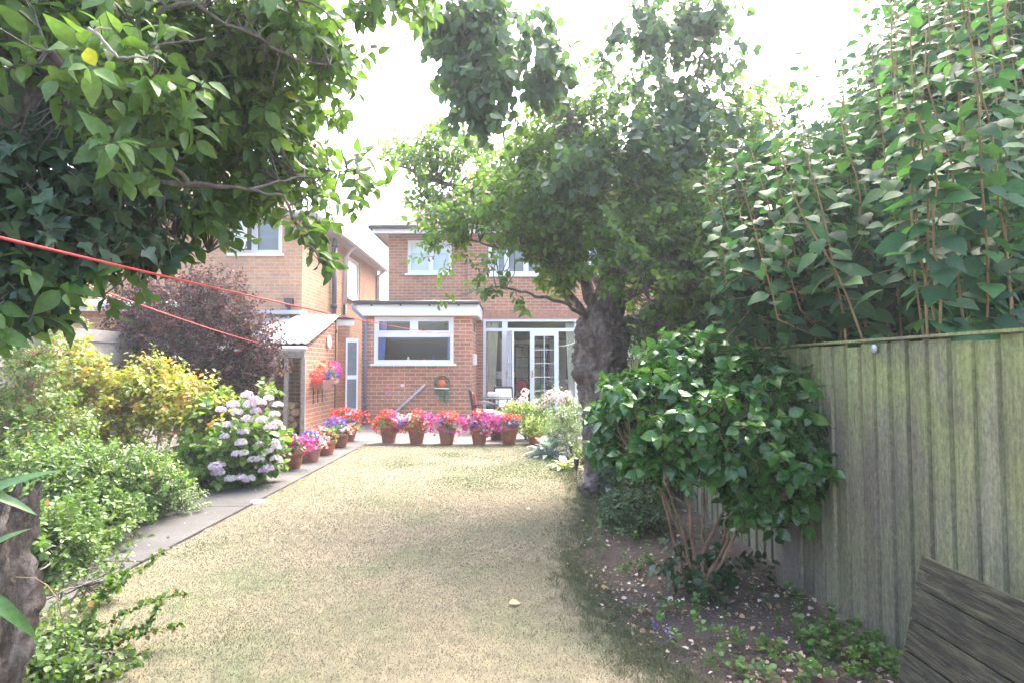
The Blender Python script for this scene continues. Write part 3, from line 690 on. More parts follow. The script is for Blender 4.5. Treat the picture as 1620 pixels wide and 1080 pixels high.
frame_rect(fr, x0+.077, x1-.077, z0+.077, zt2-.053, YE+.03, YE+.06, .02); pane(gl, x0+.09, x1-.09, z0+.09, zt2-.065, YE+.045)
wn = fr.build('window', M['upvc'], ext, bevel=.004); gl.build('pane', M['glass'], wn)
s = MB(); s.box(x0-.07, x1+.07, YE-.08, YE+.018, z0-.055, z0+.002); s.build('sill', M['upvc'], wn, bevel=.006)
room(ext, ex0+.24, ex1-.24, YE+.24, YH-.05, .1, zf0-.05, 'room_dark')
curtain('curtain', 'blue curtain gathered at the left side of the kitchen window', x0+.05, x0+.30, z0-.02, z1, YE+.16, 'cloth_blue', .025, 4, .3)
curtain('curtain', 'narrow blue curtain at the right side of the kitchen window', x1-.16, x1-.05, z0-.02, z1, YE+.16, 'cloth_blue', .02, 3)
# objects on the kitchen sill
for (q, hgt, rr, mm, lb) in ((.42, .16, .035, 'cloth_white', 'small white vase standing on the kitchen window ledge'), (.62, .10, .05, 'orange_plastic', 'small orange pot standing on the kitchen window ledge'), (.74, .2, .03, 'f_blue', 'tall blue bottle standing on the kitchen window ledge')):
    mb = MB(); mb.lathe([(0,0), (rr,0), (rr*1.2,hgt*.5), (rr*.6,hgt*.8), (rr*.7,hgt), (0,hgt)], (x0+(x1-x0)*q, YE+.15, z0+.02), 14); tag(mb.build('vase' if mm != 'orange_plastic' else 'plant_pot', M[mm]), lb, 'vase')
mb = MB(); mb.box(x0+.1, x1-.1, YE+.1, YE+.215, z0-.03, z0+.02); mb.build('window_ledge', M['upvc'], ext)
# wall fittings on the extension
def yb(px, py, Y): return W(px, py, Y)
a, b = yb(672, 609, YE-.06), yb(628, 649, YE-.06)
mb = MB(); mb.tube([a+Vector((0,.05,0)), a, b, b+Vector((-.12,0,-.12))], [.03,.032,.032,.032], 12); tag(mb.build('waste_pipe', M['grey_plastic']), 'pale grey waste pipe running diagonally down the kitchen wall', 'pipe')
a = yb(614, 620, YE); mb = MB(); mb.box(a.x-.075, a.x+.075, YE-.022, YE-.002, a.z-.05, a.z+.05); tag(mb.build('wall_plaque', M['pink_plaque'], bevel=.006), 'small pink plaque on the brick wall below the kitchen window', 'plaque')
a = yb(637, 609, YE); mb = MB(); mb.box(a.x-.05, a.x+.05, YE-.015, YE-.002, a.z-.03, a.z+.03); tag(mb.build('air_vent', M['cloth_white'], bevel=.004), 'small pale vent cover on the brick wall above the waste pipe', 'vent')
a = Vector((ex1+.004, 15.0, 0)); mb = MB(); mb.box(ex1+.002, ex1+.10, 14.7, 14.9, 1.5, 1.78); tag(mb.build('outdoor_lamp', M['upvc'], bevel=.015), 'white wall lamp box on the side wall of the extension', 'lamp')
mb = MB(); mb.box(ex1+.002, ex1+.02, 15.2, 15.4, 2.35, 2.6); tag(mb.build('air_vent', M['dark_metal'], bevel=.004), 'dark vent on the side wall near the extension roof', 'vent')
hr = thing('hose_holder', (yb(700, 605, YE).x, YE-.02, zpx(605, YE)), 'green wire hose holder on the kitchen wall with coiled green hose and orange fitting', 'hose holder')
c = hr.location; Mr = Matrix.Rotation(R(90), 4, 'X')
mb = MB(); pts = lambda r_, y_, z_, k=28, sq=1: [(c.x+r_*math.cos(6.2832*i/k), y_, c.z+z_+r_*sq*math.sin(6.2832*i/k)) for i in range(k+1)]
mb.tube(pts(.19, YE-.10, .02, sq=.8), .014, 8, caps=False); mb.tube(pts(.17, YE-.03, .0), .012, 8, caps=False)
for i in range(6): t_ = i*1.047; mb.tube([(c.x+.19*math.cos(t_), YE-.10, c.z+.02+.15*math.sin(t_)), (c.x+.17*math.cos(t_), YE-.03, c.z+.17*math.sin(t_))], .006, 6)
mb.build('wire_basket', M['green_metal'], hr)
mb = MB(); mb.box(c.x-.18, c.x+.18, YE-.12, YE-.03, c.z-.2, c.z-.12); mb.build('bracket', M['green_metal'], hr, bevel=.01)
mb = MB(); mb.tube([(c.x-.19, YE-.13, c.z-.13), (c.x+.17, YE-.13, c.z-.14)], .014, 8); mb.build('rail', M['upvc'], hr)
mb = MB(); mb.lathe([(0,0), (.095,0), (.095,.05), (.05,.07), (0,.07)], (0,0,0), 20, M=Matrix.Translation((c.x-.01, YE-.05, c.z-.02)) @ Mr); mb.lathe([(0,0), (.03,0), (.03,.04), (0,.04)], (0,0,0), 12, M=Matrix.Translation((c.x+.04, YE-.05, c.z+.19)) @ Mr); mb.build('fitting', M['orange_plastic'], hr)
mb = MB()
for k in range(4):
    q = []
    for i in range(25):
        t_ = -math.pi+i/24*math.pi; q.append((c.x+(.155-.015*k)*math.cos(t_), YE-.05-.02*k, c.z-.12+(.22+.035*k)*math.sin(t_)))
    mb.tube(q, .012, 8)
mb.tube([(c.x+.12, YE-.06, c.z-.15), (c.x+.17, YE-.07, c.z-.35), (c.x+.10, YE-.06, c.z-.5), (c.x+.02, YE-.05, c.z-.42)], .012, 8)
mb.build('hose', M['hose'], hr)

# ---- left neighbour's house -----------------------------------------
nx = -5.155; NY = 14.2; nb_ = thing('brick_house', (-9, NY, 0), "neighbour's orange brick house on the left with white windows, seen behind the log store", 'house')
nw = (xpx(358, NY), xpx(443, NY), zpx(402, NY), zpx(345, NY)); NE = 5.12
mb = MB(); wall(mb, -14, nx, 0, NE, NY, .22, [nw]); sw = (18.15, 19.6, 3.62, 4.95)
wall_ = MB()
tmp = MB(); wall(tmp, NY+.222, 22.2, 0, NE, 0, .22, [sw])
for f in tmp.f: mb.poly([(nx-tmp.v[i][1], tmp.v[i][0], tmp.v[i][2]) for i in f][::-1])
mb.box(-14, nx, 21.98, 22.2, 0, NE-.01)
mb.build('wall', M['brick_orange'], nb_)
wn = window(nb_, nw, NY, [mid(nw, .47)]); ol = MB()
Mh = Matrix.Translation((nw[0]+.1, NY-.02, 0)) @ Matrix.Rotation(R(-32), 4, 'Z')
for (a, b, cc, dd) in ((0,.05,nw[2]+.08,nw[3]-.08), (.50,.55,nw[2]+.08,nw[3]-.08)): ol.box(a, b, -.03, .02, cc, dd, M=Mh)
ol.box(.05, .5, -.03, .02, nw[2]+.08, nw[2]+.13, M=Mh); ol.box(.05, .5, -.03, .02, nw[3]-.13, nw[3]-.08, M=Mh)
ol.box(.05, .5, -.008, -.002, nw[2]+.13, nw[3]-.13, M=Mh); ol.build('open_casement', M['upvc'], wn)
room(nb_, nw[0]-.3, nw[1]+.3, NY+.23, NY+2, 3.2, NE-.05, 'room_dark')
mb = MB(); frame_rect(mb, sw[0]+.003, sw[1]-.003, sw[2]+.003, sw[3]-.003, -.09, -.03, .09)
fm = MB()
for f in mb.f: fm.poly([(nx+mb.v[i][1], mb.v[i][0], mb.v[i][2]) for i in f])
o = fm.build('window', M['upvc'], nb_); pn = MB(); pn.box(nx-.07, nx-.062, sw[0]+.08, sw[1]-.08, sw[2]+.08, sw[3]-.08); pn.build('pane', M['frosted'], o)
s = MB(); s.box(nx-.02, nx+.06, sw[0]-.06, sw[1]+.06, sw[2]-.06, sw[2]); s.build('sill', M['upvc'], o)
mb = MB(); A, B, Cc, D_ = (-14.4, NY-.35, NE+.06), (nx+.32, NY-.35, NE+.06), (nx+.32, 22.6, NE+.06), (-14.4, 22.6, NE+.06); E1 = (-9.2, 18.2, 8.1)
for t_ in ((A, B), (B, Cc), (Cc, D_), (D_, A)): mb.poly([t_[0], t_[1], E1])
mb.build('roof', M['tiles'], nb_)
mb = MB(); mb.box(-14.4, nx+.32, NY-.35, NY-.002, NE-.02, NE+.02); mb.box(nx+.002, nx+.30, NY, 22.5, NE-.02, NE+.02); mb.build('soffit', M['soffit'], nb_)
mb = MB(); mb.tube([(nx+.36, NY-.4, NE+.03), (nx+.36, 22.6, NE+.03)], .065, 10); mb.tube([(-14.4, NY-.4, NE+.03), (nx+.36, NY-.4, NE+.03)], .065, 10); mb.build('gutter', M['grey_plastic'], nb_)
mb = MB(); mb.tube([(nx+.34, 17.7, NE), (nx+.2, 17.7, NE-.12), (nx+.06, 17.7, NE-.35), (nx+.06, 17.7, 3.35)], .05, 12); mb.build('downpipe', M['upvc'], nb_); mb = MB(); mb.tube([(nx+.34, 22, NE), (nx+.07, 22, NE-.25), (nx+.07, 22, 0)], .07, 12); mb.build('downpipe', M['upvc'], nb_)
mb = MB(); mb.tube([(nx+.06, 17.7, 3.34), (nx+.06, 17.7, .1)], .055, 12); mb.build('soil_pipe', M['dark_metal'], nb_); mb = MB(); mb.tube([(nx+.09, 16.5, NE+.3), (nx+.09, 16.5, .1)], .07, 12)
for z in (4.85, 3.1, 2.4): mb.tube([(nx+.09, 16.5, z), (nx+.09, 16.5, z+.12)], .09, 12)
mb.build('soil_pipe', M['dark_metal'], nb_)
h = W(457, 480, NY-.08); mb = MB(); mb.box(h.x-.10, h.x+.10, NY-.15, NY-.02, h.z-.03, h.z+.12); mb.box(h.x-.07, h.x+.07, NY-.13, NY-.03, h.z-.09, h.z-.031); mb.tube([(h.x, NY-.08, h.z-.09), (h.x, NY-.08, 2.2)], .045, 10); mb.build('rainwater_hopper', M['dark_metal'], nb_)
# neighbour's low outbuilding glimpsed through the leaves
ob = thing('outbuilding', (-8.6, 11.2, 0), "neighbour's low brick outbuilding with white roof edge, left behind the purple shrub", 'outbuilding')
mb = MB(); mb.box(-11, -6.35, 11.2, 14.0, 0, 2.55); mb.build('wall', M['brick_orange'], ob)
mb = MB(); mb.box(-11.1, -6.2, 11.0, 14.1, 2.552, 2.62); mb.build('roof', M['felt'], ob)
mb = MB(); mb.box(-11.1, -6.2, 10.97, 10.998, 2.50, 2.72); mb.tube([(-11.1, 10.9, 2.62), (-6.1, 10.9, 2.60)], .055, 10); mb.build('fascia', M['upvc'], ob)

# ---- log store / shed ------------------------------------------------
sx0, sx1 = -7.4, -4.30; SY0, SY1 = 12.05, 14.12; szf, szb = 1.86, 2.62
shed = thing('log_store', (-5.6, SY0, 0), 'open fronted brick log store with a sloping corrugated roof, left of the kitchen extension', 'shed')
mb = MB(); mb.prism([(sx1-.11, SY0+.08, .02), (sx1-.11, SY1, .02), (sx1-.11, SY1, szb-.1), (sx1-.11, SY0+.08, szf-.06)], (.11, 0, 0)); mb.box(sx0, sx1-.115, SY1-.12, SY1, .02, 2.4); mb.box(sx0, sx0+.1, SY0+.3, SY1-.13, .02, 1.9)
mb.build('wall', M['brick_shed'], shed)
def corr(xa, xb, m, dz=0, lam=.076):
    mb = MB(); n = int((xb-xa)/lam*6); vs = []; fs = []
    for i in range(n+1):
        x = xa+(xb-xa)*i/n; c_ = .016*math.cos(6.2832*(x-xa)/lam)
        for (y_, z_) in ((SY0-.12, szf+.03), ((SY0+SY1)/2, (szf+szb)/2+.04), (SY1+.05, szb+.05)): vs.append((x, y_, z_+c_+dz))
    for i in range(n):
        for j in range(2): a = i*3+j; fs.append((a, a+3, a+4, a+1))
    mb.add(vs, fs, smooth=True); o = mb.build('roof_sheet', M[m], shed); s = o.modifiers.new('t', 'SOLIDIFY'); s.thickness = .006
corr(-5.22, sx1+.12, 'corr_white', .045, .15); corr(sx0, -5.12, 'corr_grey', 0, .11)
mb = MB(); mb.box(sx0, -5.0, SY1-.05, SY1+.04, szb+.10, szb+.2); mb.build('ridge_flashing', M['grey_plastic'], shed)
mb = MB(); mb.tube([(sx0, SY0-.17, szf-.02), (sx1+.1, SY0-.17, szf-.04)], .05, 10); mb.build('gutter', M['grey_plastic'], shed)
mb = MB(); mb.box(sx0, sx1, SY0, SY0+.06, szf-.22, szf-.08); mb.build('beam', M['grey_wood'], shed)
for x in (sx1-.06, -4.72, -5.02, -6.3): mb = MB(); mb.box(x, x+.08, SY0-.004, SY0+.074, .02, szf-.222); mb.build('post', M['grey_wood'], shed, bevel=.006)
pil = thing('log_pile', (-4.85, 12.6, .02), 'stack of cut firewood inside the brick log store', 'logs')
for r_ in range(5):
    for k in range(7):
        mb = MB(); rr = random.uniform(.06, .085); x = -5.3+k*.14+(r_ % 2)*.07+random.uniform(-.01, .01)
        if x > -4.5: continue
        n = 9; prof = [(math.cos(6.283*i/n)*rr*random.uniform(.8, 1.1), math.sin(6.283*i/n)*rr*random.uniform(.8, 1.1)) for i in range(n)]
        mb.prism([(x+a, 12.15+random.uniform(0, .06), .12+r_*.13+b) for a, b in prof], (0, .3, 0)); mb.build('log', M['log_end'], pil)
# passage wall and open white door right of the log store
pg = thing('passage_wall', (-4.2, 14.35, 0), 'narrow brick passage wall with white fascia between log store and extension', 'wall')
mb = MB(); mb.box(-4.29, -4.02, 14.3, 14.42, .02, 2.45); mb.build('wall', M['brick_orange'], pg)
mb = MB(); mb.box(-4.32, -3.88, 14.24, 14.275, 2.45, 2.6); mb.build('fascia', M['upvc'], pg); mb = MB(); mb.box(-4.34, -3.87, 14.18, 14.30, 2.602, 2.65); mb.build('gutter', M['dark_metal'], pg)
Md = Matrix.Translation((-3.86, 14.3, 0)) @ Matrix.Rotation(R(72), 4, 'Z')
dr_ = thing('side_door', (-3.9, 14.4, .28), 'white framed glazed side door standing ajar beside the blue downpipe', 'door')
mb = MB()
for a in ((0,.09,0,.05,.28,2.15), (.62,.71,0,.05,.28,2.15), (.09,.62,0,.05,.28,.42), (.09,.62,0,.05,1.15,1.25), (.09,.62,0,.05,2.05,2.15)): mb.box(*a, M=Matrix.Translation((-4.06, 14.22, 0)) @ Matrix.Rotation(R(28), 4, 'Z') @ Matrix.Scale(.42, 4, (1,0,0)))
mb.build('door_frame', M['upvc'], dr_)
mb = MB(); mb.box(.09,.62,.02,.028,.42,2.05, M=Matrix.Translation((-4.06, 14.22, 0)) @ Matrix.Rotation(R(28), 4, 'Z') @ Matrix.Scale(.42, 4, (1,0,0))); mb.build('pane', M['grey_glass'], dr_)
# round vent on the shed gable
mb = MB(); mb.lathe([(0,.0), (.12,.0), (.12,.02), (.15,.02), (.15,.05), (.12,.06), (.105,.04), (0,.04)], (0,0,0), 28, M=Matrix.Translation((sx1+.002, 13.55, zpx(541, 13.6))) @ Matrix.Rotation(R(90), 4, 'Y'))
tag(mb.build('round_vent', M['upvc']), 'round white porthole vent high on the log store brick wall', 'vent')

# ================================================================== FENCES
def fx(Y): return 1.93-.05*(Y-2.85)
FT = 1.59
fen = thing('board_fence', (fx(4), 4, 0), 'tall featheredge board fence, green with algae, along the right side', 'fence')
Y = .2; k = 0; bp = []
while Y < 8.5:
    wd = random.uniform(.118, .132); mb = MB(); dz = random.uniform(-.012, .008); x = fx(Y)
    a, b = Y+.0045, Y+wd; tl = random.uniform(-.004, .004)
    off = .06 if Y > 3.98 else 0
    mb.add([(x+off-.013, a, .02), (x+off-.003, b, .02), (x+off+.012, b, .02), (x+off+.012, a, .02), (x+off-.013, a+tl, FT-.02+dz), (x+off-.003, b+tl, FT-.02+dz), (x+off+.012, b+tl, FT-.02+dz), (x+off+.012, a+tl, FT-.02+dz)],
           [(0,3,2,1), (4,5,6,7), (0,1,5,4), (1,2,6,5), (2,3,7,6), (3,0,4,7)])
    mb.build('board', M['fence'], fen); Y += wd
mb = MB(); mb.add([(fx(.2)-.035, .2, FT-.005), (fx(.2)+.05, .2, FT-.005), (fx(8.5)+.09, 8.5, FT-.005), (fx(8.5)-.0, 8.5, FT-.005), (fx(.2)-.035, .2, FT+.008), (fx(.2)+.05, .2, FT+.008), (fx(8.5)+.09, 8.5, FT+.008), (fx(8.5), 8.5, FT+.008)], [(0,3,2,1), (4,5,6,7), (0,1,5,4), (1,2,6,5), (2,3,7,6), (3,0,4,7)])
mb.build('capping_rail', M['fence'], fen)
for (Y, h_) in ((3.86, .50), (6.4, 1.5)):
    mb = MB(); x = fx(Y); mb.add([(x-.11, Y, 0), (x, Y, 0), (x, Y+.11, 0), (x-.11, Y+.11, 0), (x-.11, Y, h_-.03), (x, Y, h_), (x, Y+.11, h_), (x-.11, Y+.11, h_-.03)], [(0,3,2,1), (4,5,6,7), (0,1,5,4), (1,2,6,5), (2,3,7,6), (3,0,4,7)])
    mb.build('concrete_post' if h_ < 1 else 'post', M['post'], fen, bevel=.006)
n_ = W(1374, 551, 3.05); mb = MB(); mb.lathe([(0,.0), (.022,.0), (.022,.008), (0,.01)], (0,0,0), 16, M=Matrix.Translation((fx(3.05)-.016, 3.05, n_.z)) @ Matrix.Rotation(R(-90), 4, 'Y')); mb.build('fixing_disc', M['grey_plastic'], fen)
# leaning panel of old planks, lower right
lp = thing('plank_panel', (1.72, 1.6, 0), 'panel of dark weathered planks leaning against the fence in the lower right corner', 'panel')
z = .02
for k in range(5):
    hgt = .134; mb = MB(); j = random.uniform(-.006, .006)
    def lx(z_): return 1.60+z_*.13
    y1 = 2.42+(.7-z)*(-.02); y0 = .6
    a = [(lx(z)-.012, y0, z), (lx(z)-.012, 2.50-z*.12+j, z), (lx(z+hgt)-.012+.004*(k % 2), 2.50-(z+hgt)*.12+j, z+hgt-.008), (lx(z+hgt)-.012, y0, z+hgt-.008)]
    mb.prism(a, (.026, 0, -.008)); mb.build('plank', M['oldboard'], lp, bevel=.003); z += hgt
mb = MB(); mb.prism([(1.725, 1.7, .60), (1.99, 1.7, .60), (1.99, 1.7, .64), (1.73, 1.7, .64)], (0, .05, 0)); mb.build('brace', M['oldboard'], lp)
# left boundary fence
lf = thing('panel_fence', (-6.0, 8, 0), 'grey weathered panel fence along the left border', 'fence')
for k in range(6):
    y0 = 1.5+k*1.86; top = 1.92+(.05 if k % 2 else 0); mb = MB()
    for b_ in range(12):
        z0_ = .05+b_*(top-.05)/12; mb.box(-6.03+(.012 if b_ % 2 else 0), -6.0+(.012 if b_ % 2 else 0), y0+.06, y0+1.80, z0_, z0_+(top-.05)/12+.012)
    mb.build('panel', M['leftfence'], lf); mb = MB(); mb.box(-6.07, -5.97, y0-.05, y0+.05, 0, top+.06); mb.build('post', M['post'], lf)

# ================================================================== TREES AND PLANTS
def root(name, loc, label, cat, group=None): return thing(name, loc, label, cat, group)
def gnarl(name, rows, Y, m, parent, seed=3, burls=(), n=110, amp=.12, sub=7):
    """knotty trunk: rows of (px,py,r_px) along the trunk, skin displaced by noise and burls"""
    cs = [(W(px, py, Y), r*Y/F) for px, py, r in rows]; pts = []
    for i in range(len(cs)-1):
        for k in range(sub*3):
            t = k/(sub*3); t2 = t*t*(3-2*t); pts.append((cs[i][0].lerp(cs[i+1][0], t), cs[i][1]*(1-t2)+cs[i+1][1]*t2))
    pts.append(cs[-1]); mb = MB(); vs = []; fs = []
    bl_ = [(W(bx, by, Y+by_), br*Y/F, h*Y/F) for bx, by, by_, br, h in burls]
    for (c, r) in pts:
        for k in range(n):
            t = 6.28318*k/n; d = Vector((math.cos(t), math.sin(t), 0)); p = c+d*r; q = p*3.2+Vector((seed, 0, 0))
            r2 = r*(1+amp*1.5*mnoise.noise(q)+amp*mnoise.noise(q*2.7)+amp*.9*mnoise.noise(q*7)+amp*.7*mnoise.noise(q*16)+amp*.3*mnoise.noise(q*35)
                    +.07*math.sin(5*t+c.z*3)+.05*math.sin(9*t-c.z*2))
            p = c+d*r2
            for (b, br, h) in bl_:
                e = (p-b).length/br
                if e < 1.6: p = p+(p-c).normalized()*h*math.exp(-e*e*2.2)*(1+.35*mnoise.noise(p*28)+.2*mnoise.noise(p*60))
            vs.append(p)
    for i in range(len(pts)-1):
        for k in range(n): fs.append((i*n+k, (i+1)*n+k, (i+1)*n+(k+1) % n, i*n+(k+1) % n))
    fs.append(tuple(range(n))); fs.append(tuple((len(pts)-1)*n+k for k in range(n-1, -1, -1)))
    mb.add(vs, fs, 0.5, True); return mb.build(name, M[m], parent)
def limb(parent, pts, r0, r1, m, name='branch', amp=.07, seed=0, n=9, seg=7):
    out = []
    for i in range(len(pts)-1): out += wig(pts[i], pts[i+1], seg, amp, 0, seed+i)[:-1]
    out.append(Vector(pts[-1])); N_ = len(out)-1
    rad = [(r0+(r1-r0)*(i/N_)**.8)*(1+.12*mnoise.noise(out[i]*9)) for i in range(N_+1)]
    mb = MB(); mb.tube(out, rad, n); mb.build(name, M[m], parent); return out

# ---- central old apple tree -------------------------------------------
TY = 6.75
tb = G(952, 778); t = root('apple_tree', (tb.x, TY, 0), 'old apple tree with a thick burred trunk at the right edge of the lawn', 'tree')
gnarl('trunk', [(952,800,40), (950,776,33), (952,745,25), (946,710,22), (946,680,24), (951,650,29), (951,615,35), (953,575,38), (954,540,40), (953,515,39), (958,492,31), (962,468,22), (968,440,17)], TY, 'bark', t, 3,
      [(920,592,-.1,17,15), (925,530,-.12,22,9), (985,530,-.05,22,8), (968,560,-.25,24,9), (938,765,-.15,20,22), (958,742,-.25,16,12), (935,640,-.2,16,7), (962,610,-.28,16,7), (940,690,-.2,14,7), (945,505,-.25,20,8)])
lp_ = []
P_ = lambda px, py, Y: W(px, py, Y)
for i, (pts, r0, r1) in enumerate([
    ([P_(940,515,6.75), P_(880,430,6.6), P_(835,395,6.5), P_(745,380,6.5)], .06, .010),
    ([P_(950,500,6.75), P_(905,400,7.1), P_(800,320,7.4), P_(700,290,7.6), P_(625,260,7.8)], .09, .012),
    ([P_(960,480,6.75), P_(945,330,6.6), P_(900,180,6.2), P_(850,60,5.8)], .10, .02),
    ([P_(965,470,6.75), P_(1000,340,6.9), P_(1050,210,7.0), P_(1035,60,6.8), P_(1020,-60,6.6)], .11, .025),
    ([P_(970,480,6.75), P_(1050,430,6.3), P_(1130,390,6.1), P_(1200,370,6.0)], .07, .012),
    ([P_(935,505,6.75), P_(865,470,6.2), P_(800,455,6.0), P_(750,460,5.9)], .025, .006),
    ([P_(955,490,6.75), P_(940,430,7.6), P_(850,340,8.2), P_(790,290,8.5)], .07, .012),
    ([P_(850,60,5.8), P_(790,0,5.4), P_(740,60,5.2), P_(720,150,5.1)], .03, .007),
    ([P_(1050,210,7.0), P_(1100,120,6.6), P_(1140,20,6.4)], .04, .012),
    ([P_(990,505,6.7), P_(1070,520,6.3), P_(1150,500,6.0)], .04, .008),
    ([P_(1120,400,6.1), P_(1050,470,5.6), P_(985,505,5.4)], .012, .005),
    ([P_(700,290,7.6), P_(745,310,7.2), P_(760,345,7.0)], .02, .008)]):
    lp_ += limb(t, pts, r0, r1, 'bark' if r0 > .03 else 'bark_grey', seed=i*9+2)
blobs = [(1180,190,60,50,6.9,.6,130), (830,468,62,24,6.1,.35,230), (885,485,30,20,6.1,.3,90), (740,462,36,16,5.95,.2,50), (850,400,70,38,6.3,.5,340), (800,415,50,25,6.2,.4,130), (1010,370,100,60,6.3,.8,300), (930,445,60,28,6.2,.5,300), (985,455,45,25,6.3,.4,150), (745,352,80,20,6.6,.5,150), (705,385,20,40,6.6,.2,30), (820,350,85,45,6.6,.9,380), (850,410,80,40,6.1,.5,260), (800,462,55,20,6.0,.3,90), (735,458,32,16,5.95,.2,45), (850,485,35,14,6.0,.25,45),
  (870,320,120,75,6.9,1.1,560), (960,410,90,70,6.4,1.0,520), (895,462,40,24,6.0,.4,80), (960,300,120,90,6.9,1.2,800),
  (700,270,85,45,7.7,.6,260), (650,300,40,35,7.8,.4,110), (640,260,32,25,7.9,.3,60), (720,225,45,28,7.4,.4,90), (690,335,60,22,7.4,.4,100),
  (1070,330,100,95,6.6,1.0,700), (1080,440,90,70,6.3,.9,520), (1150,400,80,90,6.6,.9,480), (1030,465,50,30,5.9,.4,110), (1130,250,80,90,6.9,.9,420),
  (890,210,75,55,6.4,.8,300), (960,190,80,50,6.8,.8,300), (1050,200,80,70,6.9,.8,360), (1140,500,70,40,6.4,.6,240), (840,300,90,60,7.4,.8,380), (1230,330,60,80,6.6,.6,220)]
P, D = blobpts([(*q[:6], int(q[6]*.62)) for q in blobs], 3.0, -.2, 11)
lv, seg = sprays(P, D, 11, .24, .072, T_OV, 1.0, .25, .35, var=.35)
place('crown', lv, M['lf_tree'], t)
place('twigs', [sticks(seg, .004, .0015)]+reach(lp_, P, .007, .003, .5), M['bark_grey'], t)
apl = [(675,300), (663,345), (685,315), (700,355), (655,330), (690,340), (740,300), (668,325)]
for i, (a, b) in enumerate(apl):
    mb = MB(); c = W(a, b, 7.25+.1*(i % 3)); r_ = .032
    mb.lathe([(.004, r_*.75), (r_*.5, r_*.92), (r_*.9, r_*.5), (r_, 0), (r_*.85, -r_*.55), (r_*.45, -r_*.88), (.004, -r_*.8)], c, 14); mb.tube([c+Vector((0,0,r_*.7)), c+Vector((.004,0,r_*1.9))], .002, 5)
    mb.build('apple', M['apple'], t)
# hanging climber with round leaves in the top of that tree
def climber(name, label, blobs, seed, lp, leaf=.085, K=9, matn='lf_hang'):
    c = blobs[0]; r = root(name, W(c[0], c[1], c[4]), label, 'climber'); P, D = blobpts([(q[0], q[1], q[2]*1.15, q[3]*1.12, q[4], q[5]*1.2, int(q[6]*.8)) for q in blobs], 5.5, -.1, seed, .75)
    lv, seg = sprays(P, D*.3+np.array([0,0,-.7]), K, .24, leaf, T_ROUND, 1.0, -.3, .6, var=.4)
    place('foliage', lv, M[matn], r); place('stem', [sticks(seg, .004, .002)]+reach(lp, P, .006, .003, .4), M['bark_grey'], r); return r
climber('climbing_vine', 'dense hanging tail of round leaved climber at the top centre, left of the bright gap', [(760,15,75,55,5.2,.35,110), (755,90,55,50,5.2,.35,110), (765,150,36,42,5.2,.3,60), (715,30,30,40,5.2,.25,30), (835,70,42,65,5.5,.35,80), (868,120,30,40,5.5,.3,40), (740,180,28,30,5.2,.2,25), (690,10,40,25,5.0,.2,20)], 21, lp_)
climber('climbing_vine', 'bluish round leaved climber in the old apple tree, right of the bright sky gap', [(1030,50,70,55,6.4,.4,130), (1010,110,50,45,6.4,.4,80), (1100,20,75,40,6.4,.4,100), (970,70,30,25,6.3,.2,20), (1100,150,50,55,6.5,.4,80), (1150,90,30,45,6.5,.3,30), (1060,190,90,50,6.3,.5,150), (1000,230,90,60,5.9,.4,150), (900,250,70,60,5.8,.4,110), (1120,230,60,60,6.3,.5,90)], 22, lp_, .08)
# big leaves of a nearer twig hanging into the top of the frame
r_ = root('apple_branch', W(620,-20,2.6), 'near leafy twig tips hanging into the top edge of the picture', 'branch')
P, D = blobpts([(600,5,45,14,2.6,.12,14), (665,12,28,18,2.8,.1,8), (555,-5,30,14,2.5,.1,8), (640,-60,90,40,2.6,.2,30)], 3, -3, 5)
lv, seg = sprays(P, D, 5, .09, .062, T_OV, 1.0, -.2, .7); place('foliage', lv, M['lf_apple'], r_); lb = limb(r_, [W(300,-260,2.2), W(480,-120,2.4), W(640,-60,2.6), W(740,-50,2.7)], .02, .006, 'bark_grey'); place('twig', [sticks(seg, .003, .0015)]+reach(lb, P, .004, .002, 1), M['bark_grey'], r_)

# ---- near apple tree at the left ---------------------------------------
t = root('apple_tree', (-2.35, 2.3, 0), 'near apple tree whose leafy branches fill the top left, hung with yellowing leaves', 'tree')
la = []
la += limb(t, [(-2.35,2.3,0), (-2.45,2.35,1.0), (-2.2,2.3,1.9), (-1.9,2.3,2.6)], .17, .09, 'bark', 'trunk', seed=4, n=16)
for i, (pts, r0, r1) in enumerate([
    ([Vector((-2.25,2.3,1.8)), P_(60,300,2.3), P_(160,300,2.3), P_(300,292,2.4), P_(390,300,2.5)], .03, .007),
    ([Vector((-1.9,2.3,2.6)), P_(110,120,2.2), P_(180,60,2.2), P_(300,5,2.2), P_(400,55,2.3), P_(470,95,2.4), P_(540,112,2.5)], .014, .003),
    ([P_(75,80,2.0), P_(100,110,2.05), P_(125,150,2.1)], .022, .014),
    ([P_(300,292,2.4), P_(245,240,2.3), P_(235,200,2.2)], .010, .005),
    ([P_(390,300,2.5), P_(450,310,2.6), P_(475,370,2.65), P_(510,415,2.7)], .008, .004),
    ([P_(470,0,2.3), P_(510,15,2.3), P_(542,50,2.35)], .006, .003),
    ([P_(60,300,2.3), P_(20,380,2.2), P_(60,430,2.2), P_(160,470,2.3)], .014, .004),
    ([P_(160,300,2.3), P_(250,360,2.6), P_(330,400,2.8)], .014, .005),
    ([P_(110,120,2.2), P_(240,90,2.8), P_(420,150,3.1), P_(500,230,3.2)], .02, .006),
    ([P_(390,300,2.5), P_(470,280,2.7), P_(560,270,2.9)], .008, .003),
    ([P_(200,65,2.0), P_(250,72,2.0), P_(325,62,2.0)], .005, .003)]):
    la += limb(t, pts, r0, r1, 'bark' if r0 > .02 else 'bark_grey', seed=i*7+40)
limb(t, [P_(140,45,1.75), P_(152,52,1.75), P_(170,72,1.76), P_(187,92,1.76), P_(210,90,1.77), P_(233,92,1.78)], .005, .003, 'grey_wood', seed=90, seg=3)
